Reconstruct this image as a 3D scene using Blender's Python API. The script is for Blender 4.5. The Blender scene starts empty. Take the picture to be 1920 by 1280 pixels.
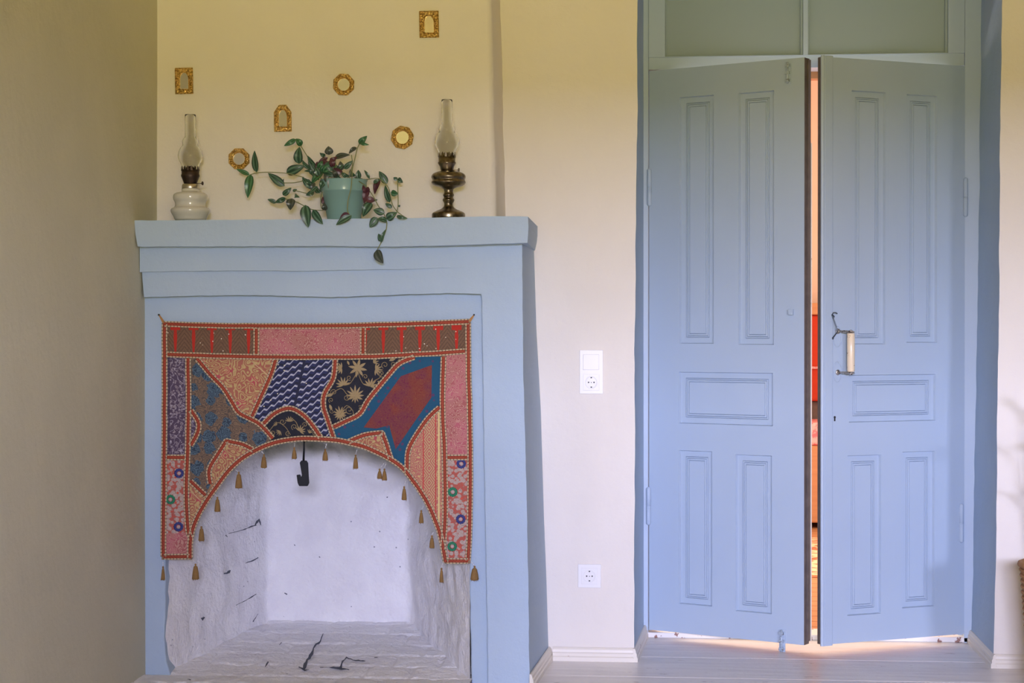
import bpy, math, random
from mathutils import Vector, noise as mnoise
R = random.Random(7)
C = bpy.context.scene.collection
SC = bpy.context.scene
PI = math.pi

# ------------------------------------------------------------------ camera
F = 3500.0; CAM = Vector((0, -6.5, 1.15))
YAW = math.atan(340 / F); PITCH = math.atan(20 / F)
cd = bpy.data.cameras.new('camera'); cam = bpy.data.objects.new('camera', cd); C.objects.link(cam)
cam.location = CAM; cam.rotation_euler = (PI / 2 - PITCH, 0, YAW)
cd.sensor_width = 36; cd.lens = 36 * F / 1920; cd.clip_start = .05; cd.clip_end = 200
SC.camera = cam
# ------------------------------------------------------------------ world, light, exposure
w = bpy.data.worlds.new('world'); SC.world = w; w.use_nodes = True
w.node_tree.nodes['Background'].inputs[0].default_value = (.75, .8, .95, 1)
w.node_tree.nodes['Background'].inputs[1].default_value = .6
SC.view_settings.view_transform = 'Standard'; SC.view_settings.look = 'None'
SC.view_settings.exposure = 0.0; SC.view_settings.gamma = 1; SC.view_settings.use_curve_mapping = False

def area(name, loc, rot, sx, sy, power, col, spread=180):
    d = bpy.data.lights.new(name, 'AREA'); d.shape = 'RECTANGLE'; d.size = sx; d.size_y = sy
    d.energy = power; d.color = col; d.spread = math.radians(spread)
    o = bpy.data.objects.new(name, d); C.objects.link(o); o.location = loc; o.rotation_euler = rot
    return o
# daylight outside the window behind the camera: bright sky above, sunlit leaves and lawn below
area('sky_light', (.3, -14, 2.47), (PI / 2, 0, 0), 3.8, .8, 2620, (.66, .68, 1.0))
area('sky_light_right', (4.15, -14, 2.47), (PI / 2, 0, 0), 1.7, .8, 2150, (.66, .68, 1.0))
area('foliage_light', (3.6, -14, -.75), (PI / 2, 0, 0), 8.8, 4.2, 6050, (1.0, .87, .35))
# area lamp added inside the sunlit room beyond the double door, no window modelled
area('next_room_light', (-.9, 3.2, 1.5), (PI / 2, 0, PI + .95), 1.2, 1.6, 150, (1.0, .91, .86))

# ------------------------------------------------------------------ pixel -> plane layout helpers
cy_, sy_ = math.cos(YAW), math.sin(YAW); cp, sp = math.cos(PITCH), math.sin(PITCH)
def ray(px, py):
    a = (px - 960) / F; b = (640 - py) / F
    d = Vector((a, cp + b * sp, -sp + b * cp))
    return Vector((d.x * cy_ - d.y * sy_, d.x * sy_ + d.y * cy_, d.z))
def P(px, py, Y):
    d = ray(px, py); return CAM + d * ((Y - CAM.y) / d.y)
def PPL(px, py, p0, n):
    d = ray(px, py); return CAM + d * ((p0 - CAM).dot(n) / d.dot(n))
def lerp(a, b, t): return a + (b - a) * t
def interp(tab, v):
    if v <= tab[0][0]: return tab[0][1]
    for (a, x), (b, y) in zip(tab, tab[1:]):
        if v <= b: return lerp(x, y, (v - a) / (b - a))
    return tab[-1][1]
def srgb(r, g, b, k=1.0):
    f = lambda c: (c / 255 / 12.92) if c / 255 <= .04045 else ((c / 255 + .055) / 1.055) ** 2.4
    return (f(r), f(g), f(b), 1)

# ------------------------------------------------------------------ mesh builder
class MB:
    def __init__(s): s.v = []; s.f = []; s.uv = []; s.sm = []; s.mi = []
    def add(s, vs, fs, uvs=None, smooth=False, mi=0):
        o = len(s.v); s.v += [Vector(v) for v in vs]
        for f in fs:
            s.f.append([o + i for i in f]); s.sm.append(smooth); s.mi.append(mi)
            s.uv.append([uvs[i] for i in f] if uvs else [(0, 0)] * len(f))
        return s
    def box(s, a, b, mi=0):
        x0, y0, z0 = a; x1, y1, z1 = b
        v = [(x0,y0,z0),(x1,y0,z0),(x1,y1,z0),(x0,y1,z0),(x0,y0,z1),(x1,y0,z1),(x1,y1,z1),(x0,y1,z1)]
        return s.add(v, [(0,3,2,1),(4,5,6,7),(0,1,5,4),(1,2,6,5),(2,3,7,6),(3,0,4,7)], mi=mi)
    def grid(s, nu, nv, fn, smooth=True, wrapu=False, mi=0, uvf=None, flip=False):
        vs = []; uvs = []
        for j in range(nv + 1):
            for i in range(nu + (0 if wrapu else 1)):
                u = i / nu; t = j / nv
                vs.append(fn(u, t)); uvs.append(uvf(u, t) if uvf else (u, t))
        W = nu if wrapu else nu + 1
        fs = []
        for j in range(nv):
            for i in range(nu):
                a = j * W + i; b = j * W + (i + 1) % W
                q = (a, b, b + W, a + W)
                fs.append(q[::-1] if flip else q)
        return s.add(vs, fs, uvs, smooth, mi)
    def lathe(s, c, prof, n=32, ax=None, mi=0, cap=True):
        # prof: list of (radius, height) along ax
        ax = Vector(ax) if ax else Vector((0, 0, 1)); ax.normalize()
        t = Vector((1, 0, 0)) if abs(ax.x) < .9 else Vector((0, 1, 0))
        e1 = ax.cross(t).normalized(); e2 = ax.cross(e1); c = Vector(c)
        vs = []
        for r, h in prof:
            for k in range(n):
                a = 2 * PI * k / n
                vs.append(c + ax * h + (e1 * math.cos(a) + e2 * math.sin(a)) * r)
        fs = [(j*n+k, j*n+(k+1)%n, (j+1)*n+(k+1)%n, (j+1)*n+k) for j in range(len(prof)-1) for k in range(n)]
        s.add(vs, fs, None, True, mi)
        if cap:
            for j in (0, len(prof) - 1):
                if prof[j][0] > 1e-5: s.add(vs[j*n:(j+1)*n], [tuple(range(n))[::-1 if j == 0 else 1]], None, False, mi)
        return s
    def tube(s, pts, r, n=8, mi=0, cap=True, ulen=1.0):
        pts = [Vector(p) for p in pts]
        rr = r if isinstance(r, (list, tuple)) else [r] * len(pts)
        vs = []; uvs = []; L = 0; ref = None
        for i, p in enumerate(pts):
            d = (pts[min(i+1, len(pts)-1)] - pts[max(i-1, 0)]).normalized()
            if ref is None:
                ref = Vector((0, 1, 0)) if abs(d.y) < .9 else Vector((1, 0, 0))
            e1 = (ref - d * ref.dot(d)).normalized(); ref = e1; e2 = d.cross(e1)
            if i: L += (p - pts[i-1]).length
            for k in range(n):
                a = 2 * PI * k / n
                vs.append(p + (e1 * math.cos(a) + e2 * math.sin(a)) * rr[i]); uvs.append((L * ulen, k / n))
        fs = [(j*n+k, j*n+(k+1)%n, (j+1)*n+(k+1)%n, (j+1)*n+k) for j in range(len(pts)-1) for k in range(n)]
        if cap: fs += [tuple(range(n))[::-1], tuple(range(len(vs)-n, len(vs)))]
        return s.add(vs, fs, uvs, True, mi)
    def sphere(s, c, r, n=10, m=6, sc=(1,1,1), mi=0):
        c = Vector(c)
        return s.grid(n, m, lambda u, t: c + Vector((math.cos(2*PI*u)*math.sin(PI*max(.001,min(.999,t)))*sc[0], math.sin(2*PI*u)*math.sin(PI*max(.001,min(.999,t)))*sc[1], -math.cos(PI*t)*sc[2])) * r, wrapu=True, mi=mi)
    def prism(s, front, back, uvs=None, mi=0):
        n = len(front); v = list(front) + list(back)
        fs = [tuple(range(n)), tuple(range(2*n-1, n-1, -1))] + [(i, n+i, n+(i+1)%n, (i+1)%n) for i in range(n)]
        return s.add(v, fs, (uvs + uvs) if uvs else None, False, mi)
    def build(s, name, mats, parent=None, bevel=0, label=None, solid=0, subsurf=0):
        me = bpy.data.meshes.new(name)
        off = Vector((0, 0, 0)); q = parent
        while q is not None: off += q.location; q = q.parent
        me.from_pydata([v - off for v in s.v], [], s.f); me.update()
        uvl = me.uv_layers.new(name='UVMap')
        for p, uv in zip(me.polygons, s.uv):
            for li, c in zip(p.loop_indices, uv): uvl.data[li].uv = c
        for p, sm, mi in zip(me.polygons, s.sm, s.mi): p.use_smooth = sm; p.material_index = mi
        for m in (mats if isinstance(mats, (list, tuple)) else [mats]): me.materials.append(m)
        import bmesh
        bm = bmesh.new(); bm.from_mesh(me)
        bmesh.ops.remove_doubles(bm, verts=bm.verts, dist=1e-6)
        bmesh.ops.recalc_face_normals(bm, faces=bm.faces)
        bm.to_mesh(me); bm.free()
        o = bpy.data.objects.new(name, me); C.objects.link(o)
        if parent: o.parent = parent
        if solid:
            m = o.modifiers.new('s', 'SOLIDIFY'); m.thickness = solid; m.offset = 0
        if bevel:
            m = o.modifiers.new('b', 'BEVEL'); m.width = bevel; m.segments = 3; m.limit_method = 'ANGLE'; m.angle_limit = math.radians(40)
        if label: o['label'] = label
        return o

def thing(name, loc, label, cat, group=None):
    o = bpy.data.objects.new(name, None); C.objects.link(o); o.location = loc; o.empty_display_size = .05
    o['label'] = label; o['category'] = cat
    if group: o['group'] = group
    return o
def tag(o, label, cat, group=None):
    o['label'] = label; o['category'] = cat
    if group: o['group'] = group
    return o
def struct(o, label=None):
    o['kind'] = 'structure'
    if label: o['label'] = label
    return o

# ------------------------------------------------------------------ node expression helper
class X:
    def __init__(s, nt, so): s.nt = nt; s.so = so
    def _m(s, op, *a, clamp=False):
        n = s.nt.nodes.new('ShaderNodeMath'); n.operation = op; n.use_clamp = clamp
        for i, v in enumerate((s,) + a):
            if isinstance(v, X): s.nt.links.new(v.so, n.inputs[i])
            else: n.inputs[i].default_value = v
        return X(s.nt, n.outputs[0])
    def __add__(s, o): return s._m('ADD', o)
    __radd__ = __add__
    def __sub__(s, o): return s._m('SUBTRACT', o)
    def __rsub__(s, o): return (s * -1) + o
    def __mul__(s, o): return s._m('MULTIPLY', o)
    __rmul__ = __mul__
    def __truediv__(s, o): return s._m('DIVIDE', o)
    def abs(s): return s._m('ABSOLUTE')
    def fract(s): return s._m('FRACT')
    def floor(s): return s._m('FLOOR')
    def sin(s): return s._m('SINE')
    def lt(s, o): return s._m('LESS_THAN', o)
    def gt(s, o): return s._m('GREATER_THAN', o)
    def max(s, o): return s._m('MAXIMUM', o)
    def min(s, o): return s._m('MINIMUM', o)
    def sqrt(s): return s._m('SQRT')
    def smooth(s, a, b):
        n = s.nt.nodes.new('ShaderNodeMapRange'); n.interpolation_type = 'SMOOTHSTEP'
        s.nt.links.new(s.so, n.inputs[0]); n.inputs[1].default_value = a; n.inputs[2].default_value = b
        return X(s.nt, n.outputs[0])
class Mat:
    def __init__(s, name, rough=.6, metal=0, **kw):
        s.m = bpy.data.materials.new(name); s.m.use_nodes = True; s.nt = s.m.node_tree
        s.b = s.nt.nodes['Principled BSDF']; s.b.inputs['Roughness'].default_value = rough
        s.b.inputs['Metallic'].default_value = metal
        for k, v in kw.items(): s.b.inputs[k.replace('_', ' ')].default_value = v
        s.tc = s.nt.nodes.new('ShaderNodeTexCoord')
    def uvxy(s, k=1.0):
        n = s.nt.nodes.new('ShaderNodeSeparateXYZ'); s.nt.links.new(s.tc.outputs['UV'], n.inputs[0])
        return X(s.nt, n.outputs[0]) * k, X(s.nt, n.outputs[1]) * k
    def oxyz(s):
        n = s.nt.nodes.new('ShaderNodeSeparateXYZ'); s.nt.links.new(s.tc.outputs['Object'], n.inputs[0])
        return [X(s.nt, n.outputs[i]) for i in range(3)]
    def vec(s, *c):
        n = s.nt.nodes.new('ShaderNodeCombineXYZ')
        for i, v in enumerate(c):
            if isinstance(v, X): s.nt.links.new(v.so, n.inputs[i])
            else: n.inputs[i].default_value = v
        return X(s.nt, n.outputs[0])
    def noise(s, scale, detail=2, vec=None, rough=.5, dist=0):
        n = s.nt.nodes.new('ShaderNodeTexNoise'); n.inputs['Scale'].default_value = scale; n.inputs['Detail'].default_value = detail
        n.inputs['Roughness'].default_value = rough; n.inputs['Distortion'].default_value = dist
        s.nt.links.new(vec.so if vec else s.tc.outputs['Object'], n.inputs['Vector'])
        return X(s.nt, n.outputs[0])
    def voro(s, scale, vec=None, feature='F1', out='Distance', rnd=1.0):
        n = s.nt.nodes.new('ShaderNodeTexVoronoi'); n.feature = feature; n.inputs['Scale'].default_value = scale
        n.inputs['Randomness'].default_value = rnd
        s.nt.links.new(vec.so if vec else s.tc.outputs['Object'], n.inputs['Vector'])
        return X(s.nt, n.outputs[out])
    def mix(s, f, a, b):
        n = s.nt.nodes.new('ShaderNodeMix'); n.data_type = 'RGBA'
        if isinstance(f, X): s.nt.links.new(f.so, n.inputs[0])
        else: n.inputs[0].default_value = f
        for v, i in ((a, 6), (b, 7)):
            if isinstance(v, X): s.nt.links.new(v.so, n.inputs[i])
            else: n.inputs[i].default_value = v
        return X(s.nt, n.outputs[2])
    def color(s, c):
        if isinstance(c, X): s.nt.links.new(c.so, s.b.inputs['Base Color'])
        else: s.b.inputs['Base Color'].default_value = c
        return s
    def bump(s, h, strength=.3, dist=.002):
        n = s.nt.nodes.new('ShaderNodeBump'); n.inputs['Strength'].default_value = strength; n.inputs['Distance'].default_value = dist
        s.nt.links.new(h.so, n.inputs['Height']); s.nt.links.new(n.outputs[0], s.b.inputs['Normal']); return s
def flat(name, col, rough=.6, metal=0, **kw):
    return Mat(name, rough, metal, **kw).color(col).m

def plaster(name, col, col2, bump=.35, rough=.75):
    m = Mat(name, rough)
    n = m.noise(3, 4); m.color(m.mix(n.smooth(.35, .7), col, col2))
    h = m.noise(9, 4) * 1.5 + m.noise(60, 3) * .35 + m.noise(220, 2) * .12
    m.bump(h, bump, .006); return m.m
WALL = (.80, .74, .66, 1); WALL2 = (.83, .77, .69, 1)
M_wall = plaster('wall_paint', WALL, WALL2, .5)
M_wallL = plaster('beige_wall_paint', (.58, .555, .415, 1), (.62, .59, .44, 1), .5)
M_ceil = plaster('warm_wood_ceiling', (.86, .70, .36, 1), (.88, .72, .38, 1))
M_room = plaster('dark_unseen_wall', (.25, .18, .11, 1), (.28, .20, .12, 1))  # unseen walls coloured dark brown to cut light bounced across the room
BLUE = (.405, .515, .64, 1); BLUE2 = (.43, .54, .66, 1)
M_blue = plaster('blue_plaster_paint', BLUE, BLUE2, .6, .7)
def blue_wood():
    m = Mat('blue_wood_paint', .52)
    n = m.noise(5, 3); m.color(m.mix(n, (.42, .51, .615, 1), (.45, .54, .645, 1)))
    x, y, z = m.oxyz()
    m.bump(m.noise(1, 3, m.vec(x * 130, y * 130, z * 7)) * .5 + m.noise(25, 3) * .5, .18, .002); return m.m
M_bwood = blue_wood()
def whitewash():
    m = Mat('whitewashed_brick', .8)
    n = m.noise(7, 5, rough=.6); x, y, z = m.oxyz()
    soot = m.noise(9, 4, dist=.6) * z.smooth(.56, .80)
    c = m.mix(n.smooth(.3, .75), (.93, .92, .92, 1), (.85, .83, .85, 1))
    c = m.mix(soot.smooth(.2, .62), c, (.20, .23, .20, 1))
    specks = m.voro(26, rnd=1).lt(.075) * m.noise(6, 2).gt(.56)
    c = m.mix(specks * .8, c, (.25, .25, .30, 1))
    m.color(c); m.bump(m.noise(14, 5, rough=.6) * 1.3 + m.noise(80, 3) * .5, .75, .013); return m.m
M_transom = flat('grey_green_panel', (.33, .40, .42, 1), .6)  # transom panels toned darker and greyer than the frame around them
M_fire = whitewash()
def floorm():
    m = Mat('white_painted_boards', .33)
    x, y, z = m.oxyz()
    n = m.noise(1, 5, m.vec(x * 3, y * 26, 0), rough=.6)
    c = m.mix(n.smooth(.35, .75), (.80, .76, .73, 1), (.69, .64, .62, 1))
    chips = m.noise(1, 4, m.vec(x * 9, y * 28, 3.3), rough=.7).smooth(.66, .70)
    c = m.mix(chips * .75, c, (.26, .19, .16, 1)); m.color(c)
    m.bump(n + m.noise(50, 3) * .3, .5, .004); return m.m
M_floor = floorm()
def trimwood():
    m = Mat('cream_wood_paint', .4)
    n = m.noise(22, 4); m.color(m.mix(n.smooth(.66, .72), (.78, .72, .62, 1), (.35, .22, .15, 1))); m.bump(n, .1, .002); return m.m
M_trim = trimwood()
M_thr = Mat('chipped_white_paint', .5); _q = M_thr.noise(26, 4, rough=.65); M_thr.color(M_thr.mix(_q.smooth(.60, .63), (.80, .76, .72, 1), (.30, .15, .11, 1))); M_thr = M_thr.m
M_dark = flat('dark_gap', (.03, .03, .035, 1), .9)
M_oldwood = Mat('bare_old_wood', .8)
_n = M_oldwood.noise(30, 4); M_oldwood.color(M_oldwood.mix(_n, (.07, .055, .05, 1), (.19, .15, .13, 1))); M_oldwood = M_oldwood.m
M_white = flat('white_plastic', (.86, .84, .82, 1), .25)
M_hole = flat('socket_hole', (.03, .03, .03, 1), .6)
M_pin = flat('steel', (.55, .54, .52, 1), .35, 1)

# ================================================================== SETTING
YD = .53           # depth of the door frame behind the wall face
XL = P(295, 300, -.31).x      # left wall
CEIL = 2.85; YB = -8.0; XR = 4.3; TH = .25
def jn(v, s=3.0, seed=0.0): return mnoise.noise(Vector((v * s, seed, 1.7)))

# floor: painted boards running left to right, one mesh with real gaps
mb = MB(); mb.box((XL - .3, YB, -.06), (XR, YD + .2, -.006), mi=1)
yy = .10; edges = [YD + .12, .10]; M_gapf = Mat('grimy_joint', .9); _q = M_gapf.noise(14, 3); M_gapf.color(M_gapf.mix(_q.smooth(.48, .55), (.14, .09, .07, 1), (.62, .57, .54, 1))); M_gapf = M_gapf.m
while edges[-1] > YB: edges.append(edges[-1] - .385)
for a, b in zip(edges, edges[1:]):
    mb.box((XL - .25, b + .0018, -.03), (XR, a - .0018, 0))
struct(mb.build('floor', [M_floor, M_gapf], bevel=.002), 'white painted wide floorboards')
mb = MB(); mb.box((XL - .3, YB - .3, CEIL), (XR + .3, 5.6, CEIL + .1)); struct(mb.build('ceiling', M_ceil))
# left wall, slightly uneven plaster
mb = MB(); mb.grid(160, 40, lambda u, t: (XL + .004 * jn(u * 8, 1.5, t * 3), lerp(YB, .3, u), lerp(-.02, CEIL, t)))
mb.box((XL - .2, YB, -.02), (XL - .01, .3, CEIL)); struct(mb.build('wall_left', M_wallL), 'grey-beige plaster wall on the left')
# back wall around the door opening
opL = lambda z: interp([(0, P(1189, 1200, 0).x), (1.15, P(1191, 600, 0).x), (2.4, P(1196, 0, 0).x)], z)
opR = lambda z: interp([(0, P(1864, 1240, 0).x), (.8, P(1870, 700, 0).x), (2.4, P(1879, 0, 0).x)], z)
OT = 2.40
mb = MB()
def wav(z, s): return .0035 * jn(z, 5, s) + .002 * jn(z, 17, s)
mb.grid(30, 90, lambda u, t: (lerp(-.70, opL(t*CEIL) + wav(t*CEIL, 2), u), .003 * jn(u*4, 2, t*5) * (1 if u < 1 else 0), t * CEIL))
mb.grid(30, 90, lambda u, t: (lerp(opR(t*CEIL) + wav(t*CEIL, 9), XR, u), .003 * jn(u*4, 2, t*5+9) * (1 if u > 0 else 0), t * CEIL))
mb.box((opL(2.4), 0, OT), (opR(2.4), .5, CEIL))
mb.box((XL - .1, .015, 0), (opL(2.4) - .03, YD + .15, CEIL)) if False else None
struct(mb.build('wall_back', M_wall), 'cream plaster wall between fireplace and door')
mb = MB(); mb.box((XR, YB, -.02), (XR + .2, .3, CEIL)); struct(mb.build('wall_right', M_room))
# wall behind the camera with the window that lights the room
wz0, wz1 = .9, 2.1; WX = ((-.35, 1.15), (2.45, 2.95))
mb = MB(); cx_ = XL - .2
for wx0, wx1 in WX + ((XR + .2, 0),):
    mb.box((cx_, YB - .25, 0), (wx0, YB, CEIL)); cx_ = wx1
for wx0, wx1 in WX: mb.box((wx0, YB - .25, 0), (wx1, YB, wz0)); mb.box((wx0, YB - .25, wz1), (wx1, YB, CEIL))
struct(mb.build('wall_front', M_room))
for k, (wx0, wx1) in enumerate(WX):
    mb = MB(); xm = (wx0 + wx1) / 2
    for a, b in (((wx0, wz0), (wx0 + .05, wz1)), ((wx1 - .05, wz0), (wx1, wz1)), ((wx0, wz0), (wx1, wz0 + .05)), ((wx0, wz1 - .05), (wx1, wz1)), ((xm - .02, wz0), (xm + .02, wz1))):
        mb.box((a[0], YB - .16, a[1]), (b[0], YB - .1, b[1]))
    struct(mb.build('window_%d' % (k + 1), M_trim))

# chimney breast above the mantel
bF = lambda z: interp([(1.4, P(929, 410, -.31).x), (2.25, P(919, 0, -.31).x)], z)
bB = lambda z: interp([(1.4, P(949, 410, 0).x), (2.25, P(939, 0, 0).x)], z)
mb = MB()
z0b = 1.3
def zz(t): return lerp(z0b, CEIL, t)
mb.grid(60, 60, lambda u, t: (lerp(XL - .05, bF(zz(t)) + wav(zz(t), 4), u), -.31 + (.003 * jn(u*6, 2, t*5) if u < .99 else 0), zz(t)))
mb.grid(6, 60, lambda u, t: (lerp(bF(zz(t)) + wav(zz(t), 4), bB(zz(t)) + wav(zz(t), 4.2), u), lerp(-.31, .02, u), zz(t)))
struct(mb.build('wall_chimney', M_wall), 'cream chimney breast above the blue mantel')

# door reveal, blue plaster
rL = lambda z: interp([(0, P(1208, 1190, YD).x), (2.4, P(1207, 0, YD).x)], z)
rR = lambda z: interp([(0, P(1820, 1190, YD).x), (1.1, P(1830, 650, YD).x), (2.4, P(1840, 0, YD).x)], z)
mb = MB()
mb.grid(8, 90, lambda u, t: (lerp(opL(t*OT) + wav(t*OT, 2), rL(t*OT), u), lerp(-.002, YD + .02, u), t * OT))
mb.grid(8, 90, lambda u, t: (lerp(opR(t*OT) + wav(t*OT, 9), rR(t*OT) + wav(t*OT, 5), u), lerp(-.002, YD + .02, u), t * OT))
mb.box((opL(2.4), .002, OT - .01), (opR(2.4), YD + .02, OT + .005))
struct(mb.build('trim_1', M_blue), 'blue painted door reveal')

# ---- door frame with transom
FY = YD - .02
hLx = P(1217, 600, FY).x; hRx = P(1807, 600, FY).x
zt_hinge = P(1217, 133, FY).z; zb_hinge = P(1217, 1180, FY).z
fr = MB()
fr.box((rL(1) - .03, FY, 0), (hLx - .003, FY + .12, OT)); fr.box((hRx + .003, FY, 0), (rR(1) + .04, FY + .12, OT))
zr = zt_hinge + .006
zr1 = P(1500, 103, FY).z
fr.box((hLx - .003, FY + .052, 0), (hLx + .012, FY + .12, zr)); fr.box((hRx - .012, FY + .052, 0), (hRx + .003, FY + .12, zr))
fr.box((hLx - .002, FY + .01, zr), (hRx + .002, FY + .12, zr1 + .0))
fr.box((hLx - .002, FY + .0, zr1 - .001), (hRx + .002, FY + .12, zr1)) 
tL0, tL1 = P(1247, 50, FY).x, P(1506, 50, FY).x; tR0, tR1 = P(1515, 50, FY).x, P(1778, 50, FY).x
fr.box((hLx - .002, FY, zr1), (tL0, FY + .12, OT)); fr.box((tR1, FY, zr1), (hRx + .002, FY + .12, OT)); fr.box((tL1, FY, zr1), (tR0, FY + .12, OT))
fo = struct(fr.build('trim_2', M_bwood, bevel=.003), 'blue wooden door frame')
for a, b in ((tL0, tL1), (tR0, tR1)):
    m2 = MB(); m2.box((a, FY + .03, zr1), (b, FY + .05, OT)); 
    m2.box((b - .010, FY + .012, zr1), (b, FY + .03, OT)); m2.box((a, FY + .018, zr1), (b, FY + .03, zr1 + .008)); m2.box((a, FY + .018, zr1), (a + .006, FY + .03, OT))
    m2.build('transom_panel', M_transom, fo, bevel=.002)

# threshold
mb = MB(); mb.box((rL(0) - .01, FY + .0, 0), (rR(0) + .01, FY + .15, .02)); struct(mb.build('trim_3', M_thr, bevel=.003), 'chipped white door threshold')

# ---- door leaves
def leaf(name, hpx, fpx, hy, fy, fY, side, label):
    """hinge and free edge from the photo; leaf frame: s along width, z up, d out of the front face"""
    h0 = P(hpx, hy[1], FY); f0 = P(fpx, fy[1], fY)
    zt = P(hpx, hy[0], FY).z; zb = h0.z
    a = Vector((h0.x, FY, 0)); b = Vector((P(fpx, 660, fY).x, fY, 0))
    W = (b - a).length; e = (b - a).normalized()
    n = Vector((e.y, -e.x, 0))
    if n.y > 0: n = -n
    T = .042 if side < 0 else .028
    def L(s, z, d): q = a + e * s + n * d; return Vector((q.x, q.y, z))
    def fromval(px, py):      # photo pixel on the leaf front face -> (s, z)
        p = PPL(px, py, a, n); return ((p - a).dot(e), p.z)
    root = bpy.data.objects.new(name, None); C.objects.link(root); root.location = (h0.x, FY, zb); struct(root, label); root.empty_display_size = .1
    return root, L, fromval, W, zb, zt, T, n, e

PANL = [((1274, 1338), (180, 644)), ((1385, 1451), (172, 646)), ((1273, 1449), (698, 796)), ((1273, 1335), (845, 1134)), ((1379, 1447), (853, 1148))]
PANR = [((1597, 1660), (171, 645)), ((1700, 1757), (178, 642)), ((1592, 1754), (702, 790)), ((1589, 1652), (853, 1152)), ((1692, 1752), (846, 1138))]
def build_leaf(name, hpx, fpx, hy, fy, fY, pans, label, side):
    root, L, fv, W, zb, zt, T, n, e = leaf(name, hpx, fpx, hy, fy, fY, side, label)
    rects = []
    for (x0, x1), (y0, y1) in pans:
        xm, ym = (x0 + x1) / 2, (y0 + y1) / 2
        s0 = fv(x0, ym)[0]; s1 = fv(x1, ym)[0]; z0 = fv(xm, y1)[1]; z1 = fv(xm, y0)[1]
        if s0 > s1: s0, s1 = s1, s0
        rects.append((s0, s1, z0, z1))
    # body: front face with panel holes
    ss = sorted({0, W} | {round(r[0], 5) for r in rects} | {round(r[1], 5) for r in rects})
    zs = sorted({zb, zt} | {round(r[2], 5) for r in rects} | {round(r[3], 5) for r in rects})
    rr = [(round(r[0], 5), round(r[1], 5), round(r[2], 5), round(r[3], 5)) for r in rects]
    mb = MB()
    for i in range(len(ss) - 1):
        for j in range(len(zs) - 1):
            sm = (ss[i] + ss[i+1]) / 2; zm = (zs[j] + zs[j+1]) / 2
            if any(r[0] < sm < r[1] and r[2] < zm < r[3] for r in rr): continue
            mb.add([L(ss[i], zs[j], 0), L(ss[i+1], zs[j], 0), L(ss[i+1], zs[j+1], 0), L(ss[i], zs[j+1], 0)], [(0, 1, 2, 3)])
    c = [(0, zb), (W, zb), (W, zt), (0, zt)]
    for k in range(4):
        (s0, z0), (s1, z1) = c[k], c[(k+1) % 4]
        mb.add([L(s0, z0, 0), L(s1, z1, 0), L(s1, z1, -T), L(s0, z0, -T)], [(0, 1, 2, 3)], mi=1 if k == 1 else 0)
    mb.add([L(s, z, -T) for s, z in c], [(0, 1, 2, 3)])
    body = mb.build('leaf_frame', [M_bwood, M_oldwood], root)
    prof = [(0, 0), (.0025, -.012), (.022, -.0115), (.0232, -.0155), (.0246, -.0115), (.0278, -.0112), (.029, -.0152), (.0304, -.0112), (.0352, -.0108), (.0365, -.0148), (.038, -.0108), (.040, -.0106)]
    for s0, s1, z0, z1 in rr:
        m = MB()
        k = min(1, (s1 - s0) / .115)
        for (i0, d0), (i1, d1) in zip(prof, prof[1:]):
            i0 *= k; i1 *= k
            o = [(s0+i0, z0+i0), (s1-i0, z0+i0), (s1-i0, z1-i0), (s0+i0, z1-i0)]; q = [(s0+i1, z0+i1), (s1-i1, z0+i1), (s1-i1, z1-i1), (s0+i1, z1-i1)]
            for t in range(4):
                u = (t + 1) % 4
                m.add([L(*o[t], d0), L(*o[u], d0), L(*q[u], d1), L(*q[t], d1)], [(0, 1, 2, 3)])
        i1, d1 = prof[-1]; i1 *= k
        m.add([L(s0+i1, z0+i1, d1), L(s1-i1, z0+i1, d1), L(s1-i1, z1-i1, d1), L(s0+i1, z1-i1, d1)], [(0, 1, 2, 3)])
        m.build('door_panel', M_bwood, root)
    return root, L, fv, W, zb, zt, T, n, e
FYL = .215
d1 = build_leaf('door_1', 1217, 1508, (133, 1180), (113, 1212), FYL, PANL, 'left leaf of the pale blue double door, ajar', -1)
d2 = build_leaf('door_2', 1808, 1541, (124, 1188), (112, 1212), FYL, PANR, 'right leaf of the pale blue double door, with ceramic handle', 1)
# left leaf: rebated bare edge and pale strip; bolts, small catch
root, L, fv, W, zb, zt, T, n, e = d1
m = MB()
def lbox(m, L, s0, s1, z0, z1, d0, d1_, mi=0):
    v = [L(s0,z0,d0),L(s1,z0,d0),L(s1,z0,d1_),L(s0,z0,d1_),L(s0,z1,d0),L(s1,z1,d0),L(s1,z1,d1_),L(s0,z1,d1_)]
    return m.add(v, [(0,3,2,1),(4,5,6,7),(0,1,5,4),(1,2,6,5),(2,3,7,6),(3,0,4,7)], mi=mi)
lbox(m, L, W - .001, W + .004, zb + .01, zt - .004, -T - .004, -T * .55); m.build('rebate_strip', M_oldwood, root)
m = MB(); lbox(m, L, W - .001, W + .006, zb + .01, zt - .3, -T - .010, -T - .004); m.build('edge_strip', M_trim, root)
def bolt(L, fv, root, px, y0, y1, name, chain=True):
    s, za = fv(px, y0); _, zc = fv(px, y1)
    m = MB(); lbox(m, L, s - .012, s + .012, min(za, zc), max(za, zc), 0, .0025); m.build(name + '_plate', M_bwood, root)
    m = MB(); r = .0045
    mz = (za + zc) / 2
    m.tube([L(s, zc - .0, .009), L(s, mz, .009), L(s, za, .009)], r, 10)
    for q in (.15, .5, .85):
        zq = lerp(zc, za, q); lbox(m, L, s - .009, s + .009, zq - .005, zq + .005, .002, .013)
    m.tube([L(s, lerp(zc, za, .3), .012), L(s + .004, lerp(zc, za, .3), .024)], .003, 8)
    m.build(name, M_bwood if not chain else M_boltm, root)
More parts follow.
